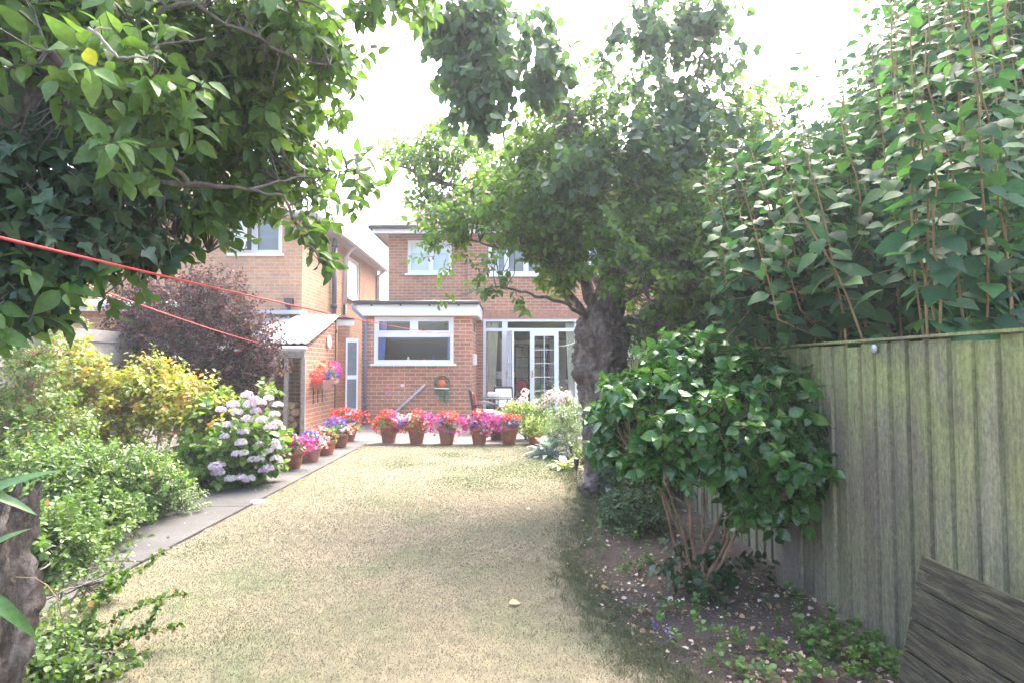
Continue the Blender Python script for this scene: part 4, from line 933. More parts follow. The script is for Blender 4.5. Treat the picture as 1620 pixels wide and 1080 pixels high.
limb(t, [P_(148,50,1.75), P_(160,44,1.75), P_(176,46,1.75)], .004, .002, 'grey_wood', seed=91, seg=3)
blobs = [(60,80,120,120,2.4,.5,240), (200,70,130,105,2.5,.6,260), (330,60,110,85,2.7,.6,190), (440,60,75,60,2.7,.4,90), (500,110,45,40,2.5,.2,28),
  (330,170,130,95,2.9,.6,230), (430,190,70,60,2.9,.4,95), (310,270,130,60,2.9,.5,170), (430,255,75,50,2.9,.35,65), (505,325,45,30,2.8,.25,26), (310,340,50,26,2.8,.25,26), (470,350,30,12,2.8,.2,8), (480,385,22,14,2.7,.1,5),
  (565,262,22,28,3.0,.12,9), (575,300,14,20,3.0,.1,4), (530,190,18,18,2.8,.1,4), (80,220,110,60,1.9,.2,70), (220,150,70,60,2.0,.2,36), (30,120,60,90,1.8,.2,30), (20,470,50,50,2.0,.2,20), (70,430,80,40,2.2,.2,40), (170,380,90,40,2.6,.3,50), (250,375,40,18,2.8,.2,8),
  (100,80,170,140,3.4,.5,260), (300,120,150,120,3.5,.5,200), (430,25,90,40,2.5,.3,60)]
P, D = blobpts([(*q[:6], int(q[6]*(.8 if q[4] < 3.3 else .45))) for q in blobs], 5.0, -.4, 31)
lv, seg = sprays(P, D, 8, .13, .072, T_AP, 1.0, .15, .45, var=.4)
place('crown', lv, M['lf_apple'], t); place('twigs', [sticks(seg, .0028, .0014)]+reach(la, P, .005, .002, .6), M['bark_grey'], t)
# ivy on that tree
iv = root('ivy', W(60,300,2.1), 'dark lobed ivy hanging below the apple branches at the left edge above the red line', 'ivy')
blobs = [(60,290,110,90,2.15,.25,260), (130,350,90,55,2.2,.2,130), (60,390,90,50,2.1,.2,90), (30,180,60,100,2.3,.3,120), (180,100,100,100,2.6,.3,160), (220,270,80,40,2.4,.2,70), (40,470,60,40,2.1,.15,40), (230,380,60,30,2.4,.2,40), (100,40,110,60,2.7,.3,120), (330,110,80,70,2.9,.3,60)]
P, D = blobpts([(*q[:6], int(q[6]*.8)) for q in blobs], 4, -.6, 33)
lv, seg = sprays(P, D*.5+np.array([0,-.5,-.5]), 3, .08, .060, T_IVY, 1.0, -.2, .8, flat=.1, var=.4)
place('foliage', lv, M['lf_ivy'], iv); place('stem', [sticks(seg, .003, .002)]+reach(la, P, .004, .002, .5), M['bark_grey'], iv)
# variegated shrub on the left fence
vg = root('variegated_shrub', (-5.9, 7.6, 0), 'cream and green variegated shrub topping the left fence', 'shrub')
P, D = blobpts([(90,490,60,28,7.7,.25,150), (40,500,50,30,7.6,.25,90), (130,470,35,20,7.8,.2,60), (60,540,50,30,7.3,.2,50)], 3, -1, 34)
lv, seg = sprays(P, D, 8, .12, .05, T_OV); place('foliage', lv, M['lf_varieg'], vg); limb(vg, [(-5.85,7.4,0), (-5.8,7.5,1.2), W(80,500,7.6)], .03, .012, 'bark_grey', 'stem')

# ---- broad leaved tall shrub behind the fence, right --------------------
t = root('tall_shrub', (3.2, 4.2, 0), 'tall shrub of tan canes with big heart shaped leaves above the fence', 'shrub')
lvs = []; tipy = lambda x: np.interp(x, [1150,1200,1260,1330,1400,1480,1700], [230,120,30,-10,-60,-90,-140])
for i in range(70):
    Y = random.uniform(2.9, 5.6); bx = random.uniform(1190, 1760); lean = random.uniform(-95, 15); big = random.random()
    by = 500; A = W(bx+random.uniform(0, 60), 640, Y); tx = bx+lean; B = W(tx, tipy(tx)+random.uniform(-10, 210)*(.3+.7*(1-big)), Y+random.uniform(-.6, .5))
    if A.x < fx(Y)+.12: A.x = fx(Y)+.12+random.random()*.3
    A.z = max(.0, A.z-.9)
    if B.x < fx(B.y)-.7: B.x = fx(B.y)-.7
    Mi = A.lerp(B, .55)+Vector((random.uniform(-.06,.12), 0, 0)); pts = wig(A, Mi, 6, .02, 0, i)[:-1]+wig(Mi, B, 8, .03, 0, i+500)
    for p in pts:
        if p.z < 1.72: p.x = max(p.x, fx(p.y)+.10)
    mb = MB(); n_ = len(pts); mb.tube(pts, [.0085*(1-.75*k/n_) for k in range(n_)], 6); mb.build('cane', M['bark_cane'], t)
    L = [0]
    for k in range(1, n_): L.append(L[-1]+(pts[k]-pts[k-1]).length)
    s = L[-1]*random.uniform(.22, .4); q = 0
    while s < L[-1]:
        f = s/L[-1]; j = max(1, next((k for k in range(n_) if L[k] >= s), n_-1)); u = (s-L[j-1])/(L[j]-L[j-1]+1e-6); p = pts[j-1].lerp(pts[j], u)
        a = q*1.5708+random.uniform(-.5, .5)
        for sg in (0, math.pi): lvs.append((p, a+sg, f))
        s += .085*(1.25-.6*f); q += 1
P = np.array([tuple(l[0]) for l in lvs]); an = np.array([l[1] for l in lvs]); f = np.array([l[2] for l in lvs]); n = len(P)
lo = (P[:, 2] < 1.8); D = np.column_stack([np.where(lo, np.abs(np.cos(an)), np.cos(an)), np.sin(an), rng.normal(size=n)*.3-.05+.5*(f > .93)])
petiole = .035+.02*rng.random(n); sz = .128*(1.05-.62*np.clip((f-.55)/.45, 0, 1)**1.3)*(.75+.45*rng.random(n))
Q = P+unit(D)*petiole[:, None]
Nn = np.column_stack([rng.normal(size=n)*.4-.35, rng.normal(size=n)*.4-.55, np.ones(n)])
sd_ = stamp(T_HEART, Q, D+rng.normal(size=(n,3))*.15+np.array([0,0,-.35]), Nn, sz, .95, np.clip(rng.random(n)*.85+.15*f, 0, 1))
# side sprays that fill the body of the shrub
P2, D2 = blobpts([(1480,300,170,170,4.6,.7,420), (1350,330,120,120,4.8,.6,300), (1500,120,130,110,4.8,.6,200), (1570,430,110,80,3.6,.4,110), (1450,450,160,45,4.0,.5,150), (1270,400,110,80,4.6,.6,160), (1210,330,60,60,4.8,.5,80), (1560,180,110,140,4.4,.5,240), (1600,60,60,90,4.0,.4,90), (1300,440,90,50,3.9,.3,90), (1240,460,70,45,4.0,.3,60)], 2.5, -.8, 44)
k = P2[:, 0] > 1.93-.05*(P2[:, 1]-2.85)-.55+(P2[:, 2] < 1.75)*.65; P2, D2 = P2[k], D2[k]
l2, s2 = sprays(P2, D2, 6, .26, .095, T_HEART, .9, .5, .4, flat=.8, var=.35)
place('foliage', [sd_]+l2, M['lf_big'], t)
place('twigs', [sticks((P, Q), .0022, .0015), sticks(s2, .004, .002)]+reach([l[0] for l in lvs[::9]], P2, .006, .003, .7), M['bark_cane'], t)
# hedge trees behind the fence
t = root('hedge', (3.6, 9, 0), 'dark evergreen hedge mass beyond the board fence and behind the tall shrub', 'hedge')
lh = []
for i, (x, y_) in enumerate([(3.0,7.5), (3.6,9.0), (4.4,7.0), (5.2,6.6), (5.5,8.6), (6.3,7.4)]): lh += limb(t, [(x,y_,0), (x+.1,y_,1.6), (x-.1,y_+.2,3.6)], .09, .03, 'bark', 'trunk', seed=200+i)
P, D = blobpts([(1180,440,100,100,8.2,.8,500), (1130,330,90,110,8.6,.8,330), (1260,380,120,110,7.6,.8,600), (1380,380,130,130,7.2,.8,700), (1520,340,150,170,6.6,.8,850), (1620,250,80,170,6.2,.7,450), (1560,100,110,120,6.6,.6,450), (1440,200,110,110,7.0,.7,420), (1300,290,100,70,7.4,.7,260), (1250,500,130,45,6.8,.7,420), (1420,490,160,50,5.9,.6,520), (1580,480,120,60,5.4,.6,420), (1060,420,60,90,9.0,.7,200), (1040,500,60,50,8.8,.7,200), (1300,560,130,40,6.6,.5,260)], 1.8, -.75, 45)
k = P[:, 0] > 1.93-.05*(P[:, 1]-2.85)+.15; P, D = P[k], D[k]
lv, seg = sprays(P, D, 10, .26, .075, T_OV, 1.1, .2, .3, var=.3)
place('crown', lv, M['lf_hedge'], t); place('twigs', [sticks(seg, .004, .002)]+reach(lh, P, .01, .003, .35), M['bark_grey'], t)
# thin leaning trunk with feathery dark foliage above the camellia
t = root('yew_tree', (2.45, 7.0, 0), 'slender reddish trunked conifer with flat dark sprays just beyond the fence, above the camellia', 'tree')
ly = limb(t, [(2.35,7.2,0), W(1120,540,7.2), W(1108,470,7.2), W(1118,400,7.2), W(1105,300,7.2)], .06, .025, 'bark_red', 'trunk', seed=61, n=12)
for i, (a, b) in enumerate([((1112,470), (1010,545)), ((1110,500), (1230,520)), ((1115,440), (1220,450)), ((1112,420), (1020,440)), ((1112,520), (1320,535)), ((1112,530), (1060,560))]): ly += limb(t, [W(*a, 7.2), W(*b, 6.4)], .02, .005, 'bark_red', seed=70+i)
P, D = blobpts([(1060,525,70,30,6.4,.6,300), (1200,530,110,28,6.0,.6,420), (1330,530,110,28,5.2,.5,380), (1440,515,90,28,4.4,.4,260), (1200,470,80,40,6.6,.5,220), (1290,500,90,30,5.2,.4,240)], 3, -.9, 46)
k = P[:, 2] > 1.52; P, D = P[k], D[k]
lv, seg = sprays(P, D+np.array([-.3,-.2,-.1]), 16, .20, .032, T_LANCE, 1.5, -.05, .1, spread=1.0)
place('foliage', lv, M['lf_hedge'], t); place('twigs', [sticks(seg, .0035, .0015)]+reach(ly, P, .006, .003, .5), M['bark_grey'], t)

# ---- camellia -----------------------------------------------------------
cb = G(1120, 935); t = root('camellia_shrub', cb, 'glossy green camellia bush on several bare stems in front of the fence', 'shrub')
lc = []; CY = cb.y
for i, (bx, by, mx, my, tx, ty, dy, r0) in enumerate([(1085,925,1065,850,1030,720,.25,.022), (1105,915,1090,830,1085,700,.1,.02), (1100,930,1092,800,1095,700,-.15,.019), (1118,905,1112,820,1118,690,.3,.02),
      (1110,930,1150,860,1175,700,-.1,.024), (1128,935,1140,880,1162,720,.2,.02), (1100,890,1150,800,1180,720,.1,.017), (1120,930,1160,850,1230,790,-.2,.016), (1085,860,1050,780,1010,735,-.1,.012), (1095,910,1075,820,1050,760,-.25,.013)]):
    lc += limb(t, [W(bx, by, CY+dy*.2), W(mx, my, CY+dy*.8), W(tx, ty, CY+dy*1.6)], r0*.8, .006, 'bark_red', 'stem', amp=.03, seed=300+i, n=9)
blobs = [(1120,608,105,45,4.0,.40,240), (1020,655,60,55,3.9,.35,140), (1110,665,110,65,3.75,.45,250), (1215,640,68,62,3.9,.40,190), (1215,720,68,50,3.7,.35,160), (1030,700,50,28,3.8,.3,70), (1255,775,55,38,3.75,.22,85), (1190,795,38,20,3.7,.15,30), (1120,725,85,20,3.7,.3,60), (1090,568,60,18,4.0,.25,60), (960,690,28,35,4.0,.2,22), (1285,600,20,35,3.8,.15,12), (1290,700,22,50,3.8,.15,18), (1060,730,25,14,3.6,.1,8)]
P, D = blobpts(blobs, 3, -1.1, 51, .33)
k = P[:, 0] < 1.93-.05*(P[:, 1]-2.85)-.08; P, D = P[k], D[k]
lv, seg = sprays(P, D, 9, .14, .072, T_CAM, 1.0, .15, .35, flat=.8, var=.28)
place('foliage', lv, M['lf_cam'], t); place('twigs', [sticks(seg, .0035, .002)]+reach(lc, P, .006, .003, .7), M['bark_red'], t)
# low ivy at its foot
r_ = root('ground_ivy', G(1110,925), 'dark low leaves sprouting around the foot of the camellia stems', 'ground cover')
P, D = blobpts([(1075,890,35,22,3.9,.2,16), (1140,885,35,20,3.95,.2,16), (1110,935,30,12,3.7,.15,14), (1180,900,40,14,4.0,.15,16)], 4, -2, 52)
lv, seg = sprays(P, D, 5, .09, .045, T_ROUND, 1, .3); place('foliage', lv, M['lf_ivy'], r_); place('stem', sticks(seg, .002, .001), M['bark_grey'], r_)

# ---- left border shrubs ---------------------------------------------------
def shrub(name, label, loc, blobs, seed, m, T, K, tl, leaf, twm='bark_grey', stems=4, lw=1.0, gapf=3, thr=-.9, up=.35, droop=.25, flat=.6, rise=None, sr=.014):
    r = root(name, loc, label, 'shrub'); P, D = blobpts(blobs, gapf, thr, seed); k = P[:, 2] > .03; P, D = P[k], D[k]; lp = []
    for i in range(stems):
        b = blobs[i % len(blobs)]; c = W(b[0], b[1], b[4]); base = Vector(loc)+Vector((random.uniform(-.15,.15), random.uniform(-.12,.12), 0))
        lp += limb(r, [base, base.lerp(c, .5)+Vector((0,0,.1)), c], sr, .005, twm, 'stem', amp=.06, seed=seed*13+i, n=7)
    lv, seg = sprays(P, D, K, tl, leaf, T, lw, up, droop, flat=flat); place('foliage', lv, M[m], r)
    place('twigs', [sticks(seg, .0035, .0015)]+reach(lp, P, .006, .003, .7), M[twm], r); return r, P
shrub('purple_shrub', 'dark purple leaved shrub standing between the left fence and the log store', (-5.0, 9.6, 0), [(260,570,95,70,9.4,.6,520), (340,560,95,75,9.3,.6,520), (300,490,100,50,9.5,.6,420), (230,510,60,55,9.5,.5,220), (380,545,55,60,9.3,.4,260), (400,600,45,40,9.2,.3,150), (330,455,50,28,9.5,.3,90), (385,480,16,30,9.4,.2,26), (200,560,45,50,9.6,.4,130), (230,455,35,20,9.5,.3,40), (330,640,90,35,9.0,.5,220)], 61, 'lf_purple', T_OV, 9, .22, .052, stems=7, gapf=2.4, thr=-.7, sr=.03)
shrub('golden_shrub', 'yellow green shrub with coral tipped shoots in front of the purple shrub', (-4.3, 7.2, 0), [(240,625,75,40,7.4,.4,240), (300,645,55,40,7.3,.35,170), (180,640,60,45,7.4,.4,150), (120,600,50,50,7.3,.3,120), (70,640,55,45,7.2,.3,110), (110,560,25,25,7.4,.2,36), (240,590,30,20,7.5,.2,40), (330,680,40,40,7.2,.3,90), (150,690,60,40,7.0,.3,110)], 62, 'lf_gold', T_OV, 8, .18, .058, 'bark_red', stems=14, gapf=3, thr=-.8, sr=.012)
shrub('fuchsia_shrub', 'loose green shrub dotted with small red flowers against the grey fence at the far left', (-4.9, 6.2, 0), [(50,610,55,60,6.4,.3,150), (30,680,50,60,6.2,.3,150), (90,680,50,50,6.2,.3,120), (60,560,45,30,6.4,.2,50)], 63, 'lf_green', T_OV, 8, .15, .045, 'bark_red', stems=8, sr=.010)
shrub('low_shrub', 'mound of fresh green feathery leaves beside the path in the left border', (-3.9, 5.2, 0), [(150,760,90,50,5.4,.4,330), (90,780,80,60,5.1,.4,300), (150,825,65,42,4.9,.3,200), (110,850,80,40,4.6,.35,220), (60,730,60,40,5.4,.3,150), (70,860,60,50,4.0,.3,180), (230,770,50,40,5.5,.3,140), (110,880,55,30,4.4,.3,110)], 64, 'lf_green', T_OV, 12, .16, .042, 'bark_grey', stems=10, lw=.9, sr=.008)
shrub('grey_green_shrub', 'grey green twiggy mound spilling over the path edge before the hydrangea', (-3.75, 6.1, 0), [(250,775,45,45,6.0,.25,170), (285,800,28,24,5.8,.2,80), (225,735,40,30,6.2,.2,90), (270,830,30,14,5.7,.15,30)], 65, 'lf_pale', T_LANCE, 12, .12, .03, 'bark_grey', stems=6, lw=1.7, sr=.006)
shrub('cotoneaster', 'arching cotoneaster sprays reaching over the path in the lower left foreground', (-2.6, 2.9, 0), [(130,925,60,40,3.4,.25,230), (90,1000,80,45,2.9,.25,330), (170,1030,65,40,2.8,.25,230), (80,890,60,40,3.3,.2,190), (190,975,45,25,3.1,.2,90), (60,1060,80,40,2.6,.2,230)], 66, 'lf_green', T_OV, 10, .12, .027, 'bark_grey', stems=4, lw=1.3, sr=.006)
r_ = root('cotoneaster', (-2.5, 2.8, 0), 'long thin leafy shoots of cotoneaster pointing over the lawn edge, lower left', 'shrub')
lv = []; sh = [((110,1000), (180,930), (262,868)), ((120,1010), (210,960), (300,935)), ((110,1040), (200,1010), (290,985)), ((100,1050), (180,1050), (270,1030)), ((140,980), (170,920), (200,905)), ((90,1060), (140,980), (150,940)), ((150,1020), (230,990), (255,950))]
for i, q in enumerate(sh):
    pts = limb(r_, [W(q[0][0], q[0][1], 2.85), W(q[1][0], q[1][1], 2.95), W(q[2][0], q[2][1], 3.1)], .004, .0015, 'bark_cane', 'shoot', amp=.04, seed=700+i, n=5)
    A = np.array([tuple(p) for p in pts]); A = np.concatenate([A[:-1]*(1-u)+A[1:]*u for u in (0, .25, .5, .75)]); A = np.repeat(A, 2, 0)+rng.normal(size=(len(A)*2,3))*.006
    dd = rng.normal(size=A.shape)+np.array([.6,0,.4]); lv.append(stamp(T_OV, A, dd, rng.normal(size=A.shape)*.5+np.array([0,0,1]), .026*(.7+.6*rng.random(len(A))), 1.3))
place('foliage', lv, M['lf_green'], r_)
# hydrangea
hy = root('hydrangea', (-3.75, 7.2, 0), 'hydrangea with many pale pink and lilac mophead flowers beside the path', 'shrub')
blobs = [(365,680,62,46,7.2,.4,240), (402,642,44,30,7.4,.25,80), (335,730,62,45,7.0,.35,190), (405,715,42,44,7.2,.3,120), (300,755,34,34,6.9,.25,70), (432,680,18,45,7.4,.15,35), (340,640,30,18,7.3,.2,26), (420,618,14,12,7.4,.1,8)]
P, D = blobpts(blobs, 5, -.7, 67, .4); lv, seg = sprays(P, D, 6, .12, .085, T_OV, 1.2, .3, .3, flat=.8)
place('foliage', lv, M['lf_hydr'], hy); lp2 = []
for i in range(8): b = Vector((-3.75+random.uniform(-.15,.15), 7.2+random.uniform(-.1,.1), 0)); c = W(*blobs[i % 6][:2], blobs[i % 6][4]); lp2 += limb(hy, [b, b.lerp(c, .6)+Vector((0,0,.1)), c], .01, .005, 'bark_grey', 'stem', seed=800+i, n=6)
place('twigs', [sticks(seg, .004, .002)]+reach(lp2, P, .006, .003, .7), M['bark_grey'], hy)
hf = [(391,625), (402,632), (412,637), (425,630), (360,672), (384,683), (381,700), (411,703), (375,718), (385,716), (340,738), (347,735), (345,747), (364,757), (380,755), (394,757), (400,727), (410,725), (423,740), (417,744), (425,713), (436,725), (437,707), (433,700), (395,640), (350,648), (437,670), (428,675), (414,664), (375,652), (434,655), (405,650), (391,663), (440,640), (369,640), (355,690)]
for i, (a, b) in enumerate(hf):
    c = np.array(W(a, b, 6.72+.004*(a-370)+.06*random.random())); R0 = random.uniform(.048, .068); n = 80; u = rsphere(n); u[:, 2] = np.abs(u[:, 2])*.9-.25; u = unit(u)
    Pq = c+u*R0*np.array([1,1,.75]); base = random.random()*.6
    place('flower_head', stamp(T_FLORET, Pq, rng.normal(size=u.shape), u, R0*.50, None, np.clip(base+rng.random(n)*.4, 0, 1)), M['f_hydr'], hy)

# ---- hollow stump with strap leaves, lower left ------------------------------
st = root('hollow_stump', (-1.62, 1.78, 0), 'rotten hollow grey tree stump at the bottom left corner', 'stump')
mb = MB(); n = 90; H = 1.04; vs = []; fs = []; rows = 60; c0 = Vector((-1.66, 1.78, 0))
def srad(t, z):
    q = Vector((math.cos(t)*1.4, math.sin(t)*1.4, z*2.2)); return .155*(1+.35*max(0, .25-z)*2+.30*mnoise.noise(q*1.6)+.20*mnoise.noise(q*4)+.14*mnoise.noise(q*10)+.10*mnoise.noise(q*24))+.03*max(0, z-.55)
for i in range(rows+1):
    for k in range(n):
        t_ = 6.28318*k/n; top = H-.17*max(0, -math.sin(t_+.25))**.7+.07*mnoise.noise(Vector((math.cos(t_)*3, math.sin(t_)*3, 5))); z = top*i/rows; r0 = srad(t_, z)
        vs.append(c0+Vector((r0*math.cos(t_), r0*math.sin(t_), z)))
inner = []
for i in range(14):
    for k in range(n):
        t_ = 6.28318*k/n; p = vs[rows*n+k]; f = i/13; rr = (1-.16*min(1, f*3)-.05*f); rad = (p-c0); z = p.z-f*.42+(.01 if i == 0 else 0)
        vs.append(Vector((c0.x+rad.x*rr*(1-.02*mnoise.noise(p*30)), c0.y+rad.y*rr, z+.015*mnoise.noise(p*20+Vector((0,0,i))))))
for i in range(rows+14):
    for k in range(n): fs.append((i*n+k, i*n+(k+1) % n, (i+1)*n+(k+1) % n, (i+1)*n+k))
fs.append(tuple((rows+14)*n+k for k in range(n))); mb.add(vs, fs, .5, True); mb.build('trunk', M['stump'], st)
yu = root('strap_leaf_plant', (-1.78, 1.62, .7), 'plant with long dark green strap leaves poking in at the left edge beside the stump', 'plant')
for i, (a, b, L_) in enumerate([((-60,800), (62,728), 0), ((-60,770), (52,798), 0), ((-50,885), (30,830), 0), ((-40,930), (62,1002), 0)]):
    A = W(a[0], a[1], 1.5); B = W(b[0], b[1], 1.55); d = B-A; o = place('strap_leaf', stamp(T_STRAP, np.array([tuple(A)]), np.array([tuple(d+Vector((0,0,.02)))]), np.array([[.1,-.6,.8]]), d.length*1.02, 1.5), M['lf_yucca'], yu)
q = [W(25,912,1.62), W(55,913,1.6), W(75,925,1.6), W(90,945,1.6), W(98,975,1.6)]; mb = MB(); mb.tube(wig(q[0], q[1], 3, 0)[:-1]+q[1:], [.0015]*3+[.0015,.0015,.0015,.0025], 5)
tag(mb.build('dead_stalk', M['bark_cane']), 'thin dry stalk arching out of the hollow stump', 'stalk')

# ---- right border plants -------------------------------------------------------
shrub('lime_shrub', 'bright lime yellow shrub behind the last flower pots, in front of the glazed doors', (.25, 11.6, 0), [(820,655,32,20,11.6,.3,120), (850,665,22,16,11.5,.25,70), (800,665,18,14,11.5,.2,40)], 71, 'lf_lime', T_OV, 8, .12, .055, stems=4)
shrub('feathery_shrub', 'tall feathery pale green plant left of the apple tree trunk', (1.0, 9.4, 0), [(890,662,24,20,9.6,.3,80), (908,685,18,28,9.3,.25,80), (880,690,16,14,9.6,.2,40), (910,655,14,26,9.6,.2,40)], 72, 'lf_pale', T_LANCE, 14, .16, .05, stems=6, lw=1.0, sr=.008)
ph = root('phlox', (.8, 10.2, 0), 'clump of pale pink phlox flowers standing before the glazed doors, left of the trunk', 'flowers')
P, D = blobpts([(880,640,34,18,10.2,.25,70), (860,655,26,16,10.3,.2,40), (840,640,8,12,10.6,.1,8)], 3, -3, 73); lv, seg = sprays(P, D, 8, .14, .05, T_LANCE, 1.6); place('foliage', lv, M['lf_green'], ph)
for i, (a, b) in enumerate([(862,628), (870,622), (878,618), (886,624), (893,628), (850,636), (857,640), (899,622), (905,632), (829,628), (823,634), (831,619), (876,630), (888,636), (868,636)]):
    c = np.array(W(a, b, 10.0+.3*random.random())); n = 46; u = rsphere(n); Pq = c+u*np.array([.07,.07,.06]); place('flower_head', stamp(T_FLOWER, Pq, rng.normal(size=u.shape), u, .032), M['f_cream'], ph)
    mb = MB(); mb.tube([Vector(c), Vector((c[0]*.98, 10.2, .3))], .004, 5); mb.build('stem', M['lf_green'], ph)
def hosta(label, px, py, R_, n, m='lf_hosta'):
    c = G(px, py); r = root('hosta', c, label, 'plant'); a = rng.random(n)*6.283; el = rng.uniform(.1, 1.2, n); D = np.column_stack([np.cos(a)*np.cos(el), np.sin(a)*np.cos(el), np.sin(el)*.8])
    P = np.array(c)+D*R_*(.45+.5*rng.random(n))[:, None]; place('foliage', stamp(T_HEART, P, D+np.array([0,0,-.35]), np.array([0,0,1])+D*.6, .17*(.6+.6*rng.random(n)), .62), M[m], r)
    place('stem', sticks((np.tile(np.array(c), (n,1)), P), .005, .004), M[m], r)
hosta('blue grey hosta with drooping leaves at the far corner of the lawn', 871, 722, .38, 90)
hosta('variegated pale edged hosta beside the solar lights left of the trunk', 893, 742, .20, 30, 'lf_varieg')
shrub('shade_shrub', 'dark low leafy plant right of the trunk foot, behind the solar lights', (1.6, 6.6, 0), [(1010,770,50,30,6.4,.3,150), (985,745,30,30,6.6,.25,80), (1040,740,50,40,6.5,.3,120), (1010,815,50,25,5.2,.2,90), (985,800,25,20,5.5,.2,40)], 74, 'lf_hedge', T_LANCE, 12, .15, .05, stems=4, lw=1.4, sr=.006)
shrub('border_plant', 'green leafy plant at the foot of the apple tree beside the solar lights', (.85, 7.4, 0), [(935,752,16,16,7.3,.15,30), (925,715,14,16,8.0,.15,30)], 75, 'lf_green', T_OV, 8, .1, .04, stems=3, sr=.005)

# ---- flower pots -------------------------------------------------------------------
def pot(loc, rt, h, m='terracotta', label='', flowers=(), spread=.30, fh=.22, green='lf_green', name='flower_pot', dy=0, seed=0, group=None, leafy=40):
    r = thing(name, loc, label, 'flower pot', group); c = Vector(loc); rb = rt*.68; mb = MB()
    mb.lathe([(0,.003), (rb*.92,.003), (rb,.012), (rb*1.03,.03), (rb+(rt-rb)*.72,h*.72), (rt*.99,h*.80), (rt*1.05,h*.82), (rt*1.07,h*.99), (rt*1.03,h), (rt*.97,h), (rt*.95,h*.88)], c, 32); mb.build('pot', M[m], r)
    mb = MB(); mb.lathe([(rt*.96,h*.9), (0,h*.93)], c, 20); mb.build('soil', M['soil'], r)
    n = leafy; u = rsphere(n); u[:, 2] = np.abs(u[:, 2]); P = np.array(c)+np.array([0,0,h*.95])+u*np.array([spread*.75, spread*.6, fh*.75])*(rng.random(n)**.4)[:, None]
    lv, seg = sprays(P, u, 8, .10, .045, T_OV, 1.1); place('foliage', lv, M[green], r); place('stem', [sticks((np.tile(np.array(c)+np.array([0,0,h*.85]), (n,1)), P), .003, .002)], M['lf_green'], r)
    for (m_, ox, oz, sx, sz, cnt) in flowers:
        sx *= 1.2; sz *= 1.15; cnt = int(cnt*1.5)
        Pq = []; 
        u = rsphere(cnt); u[:, 1] = -np.abs(u[:, 1])*.9+.15; u[:, 2] += .25; u = unit(u)
        Pq = np.array(c)+np.array([ox, -.02, h*.95+oz])+u*np.array([sx, spread*.6, sz])*(.75+.35*rng.random(cnt))[:, None]
        Pq += rng.normal(size=Pq.shape)*.012
        place('blossom', stamp(T_FLOWER, Pq, rng.normal(size=u.shape), u+rng.normal(size=u.shape)*.35, .045*(.75+.5*rng.random(cnt))), M[m_], r)
    return r
GP = 'flower pots along the edge of the patio'
row = [(615,701,'f_red',[('f_red',0,.05,.27,.17,170), ('f_mag',.10,.18,.10,.08,26), ('f_white',.20,.16,.10,.07,34), ('f_red',-.02,.27,.10,.07,30), ('f_blue',.22,.03,.09,.08,36)], 'patio flower pot of scarlet petunias, leftmost of the row'),
  (659,702,'',[('f_red',-.03,.04,.24,.15,140), ('f_blue',-.20,.10,.09,.09,34), ('f_red',.03,.28,.08,.06,26), ('f_white',-.12,.18,.08,.06,24), ('f_mag',.20,.14,.14,.12,60), ('f_pink',.2,.02,.1,.1,24)], 'patio flower pot with red, violet and white blooms, second from the left'),
  (707,703,'',[('f_mag',-.17,.06,.16,.15,80), ('f_blue',-.05,.12,.10,.10,40), ('f_red',.02,.22,.14,.08,50), ('f_salmon',.14,.20,.08,.07,22), ('f_mag',.18,.05,.17,.15,100), ('f_red',.05,.06,.12,.09,36), ('f_blue',.03,-.02,.08,.08,24)], 'patio flower pot with mixed magenta, red and violet blooms, middle of the row'),
  (758,703,'',[('f_mag',0,.05,.27,.17,190), ('f_blue',-.05,.08,.08,.08,30), ('f_red',0,.27,.09,.08,34), ('f_pink',.10,-.02,.16,.10,50), ('f_mag',.1,.16,.2,.12,70), ('f_blue',.10,.08,.08,.08,24)], 'patio flower pot overflowing with magenta petunias under one red tuft, fourth from the left'),
  (805,703,'',[('f_mag',-.05,.04,.20,.12,90), ('f_red',.05,.19,.15,.06,60), ('f_blue',.08,.10,.12,.07,46), ('f_pink',-.17,.24,.10,.05,24), ('f_mag',-.2,.12,.13,.12,60)], 'patio flower pot with violet and magenta blooms beneath red ones, rightmost of the row')]
for (px, py, _, fl, lb) in row: pot(G(px, py), .17, .33, label=lb, flowers=fl, group=GP)
pot(G(785,699)+Vector((0,.18,0)), .16, .28, 'dark_wood', 'dark pot half hidden between the two rightmost patio flower pots', [('f_mag',0,.05,.15,.08,40)], .2, .15)
pot(G(845,703), .13, .19, 'terracotta2', 'bright orange pot of fine pale green herb right of the flower pot row', [], .26, .42, 'lf_lime', leafy=110)
pot(G(838,692)+Vector((.05,.3,0)), .13, .2, 'terracotta2', 'small orange pot behind the pot of herbs', [], .2, .3, 'lf_pale', leafy=50)
GL = 'flower pots along the path by the log store'
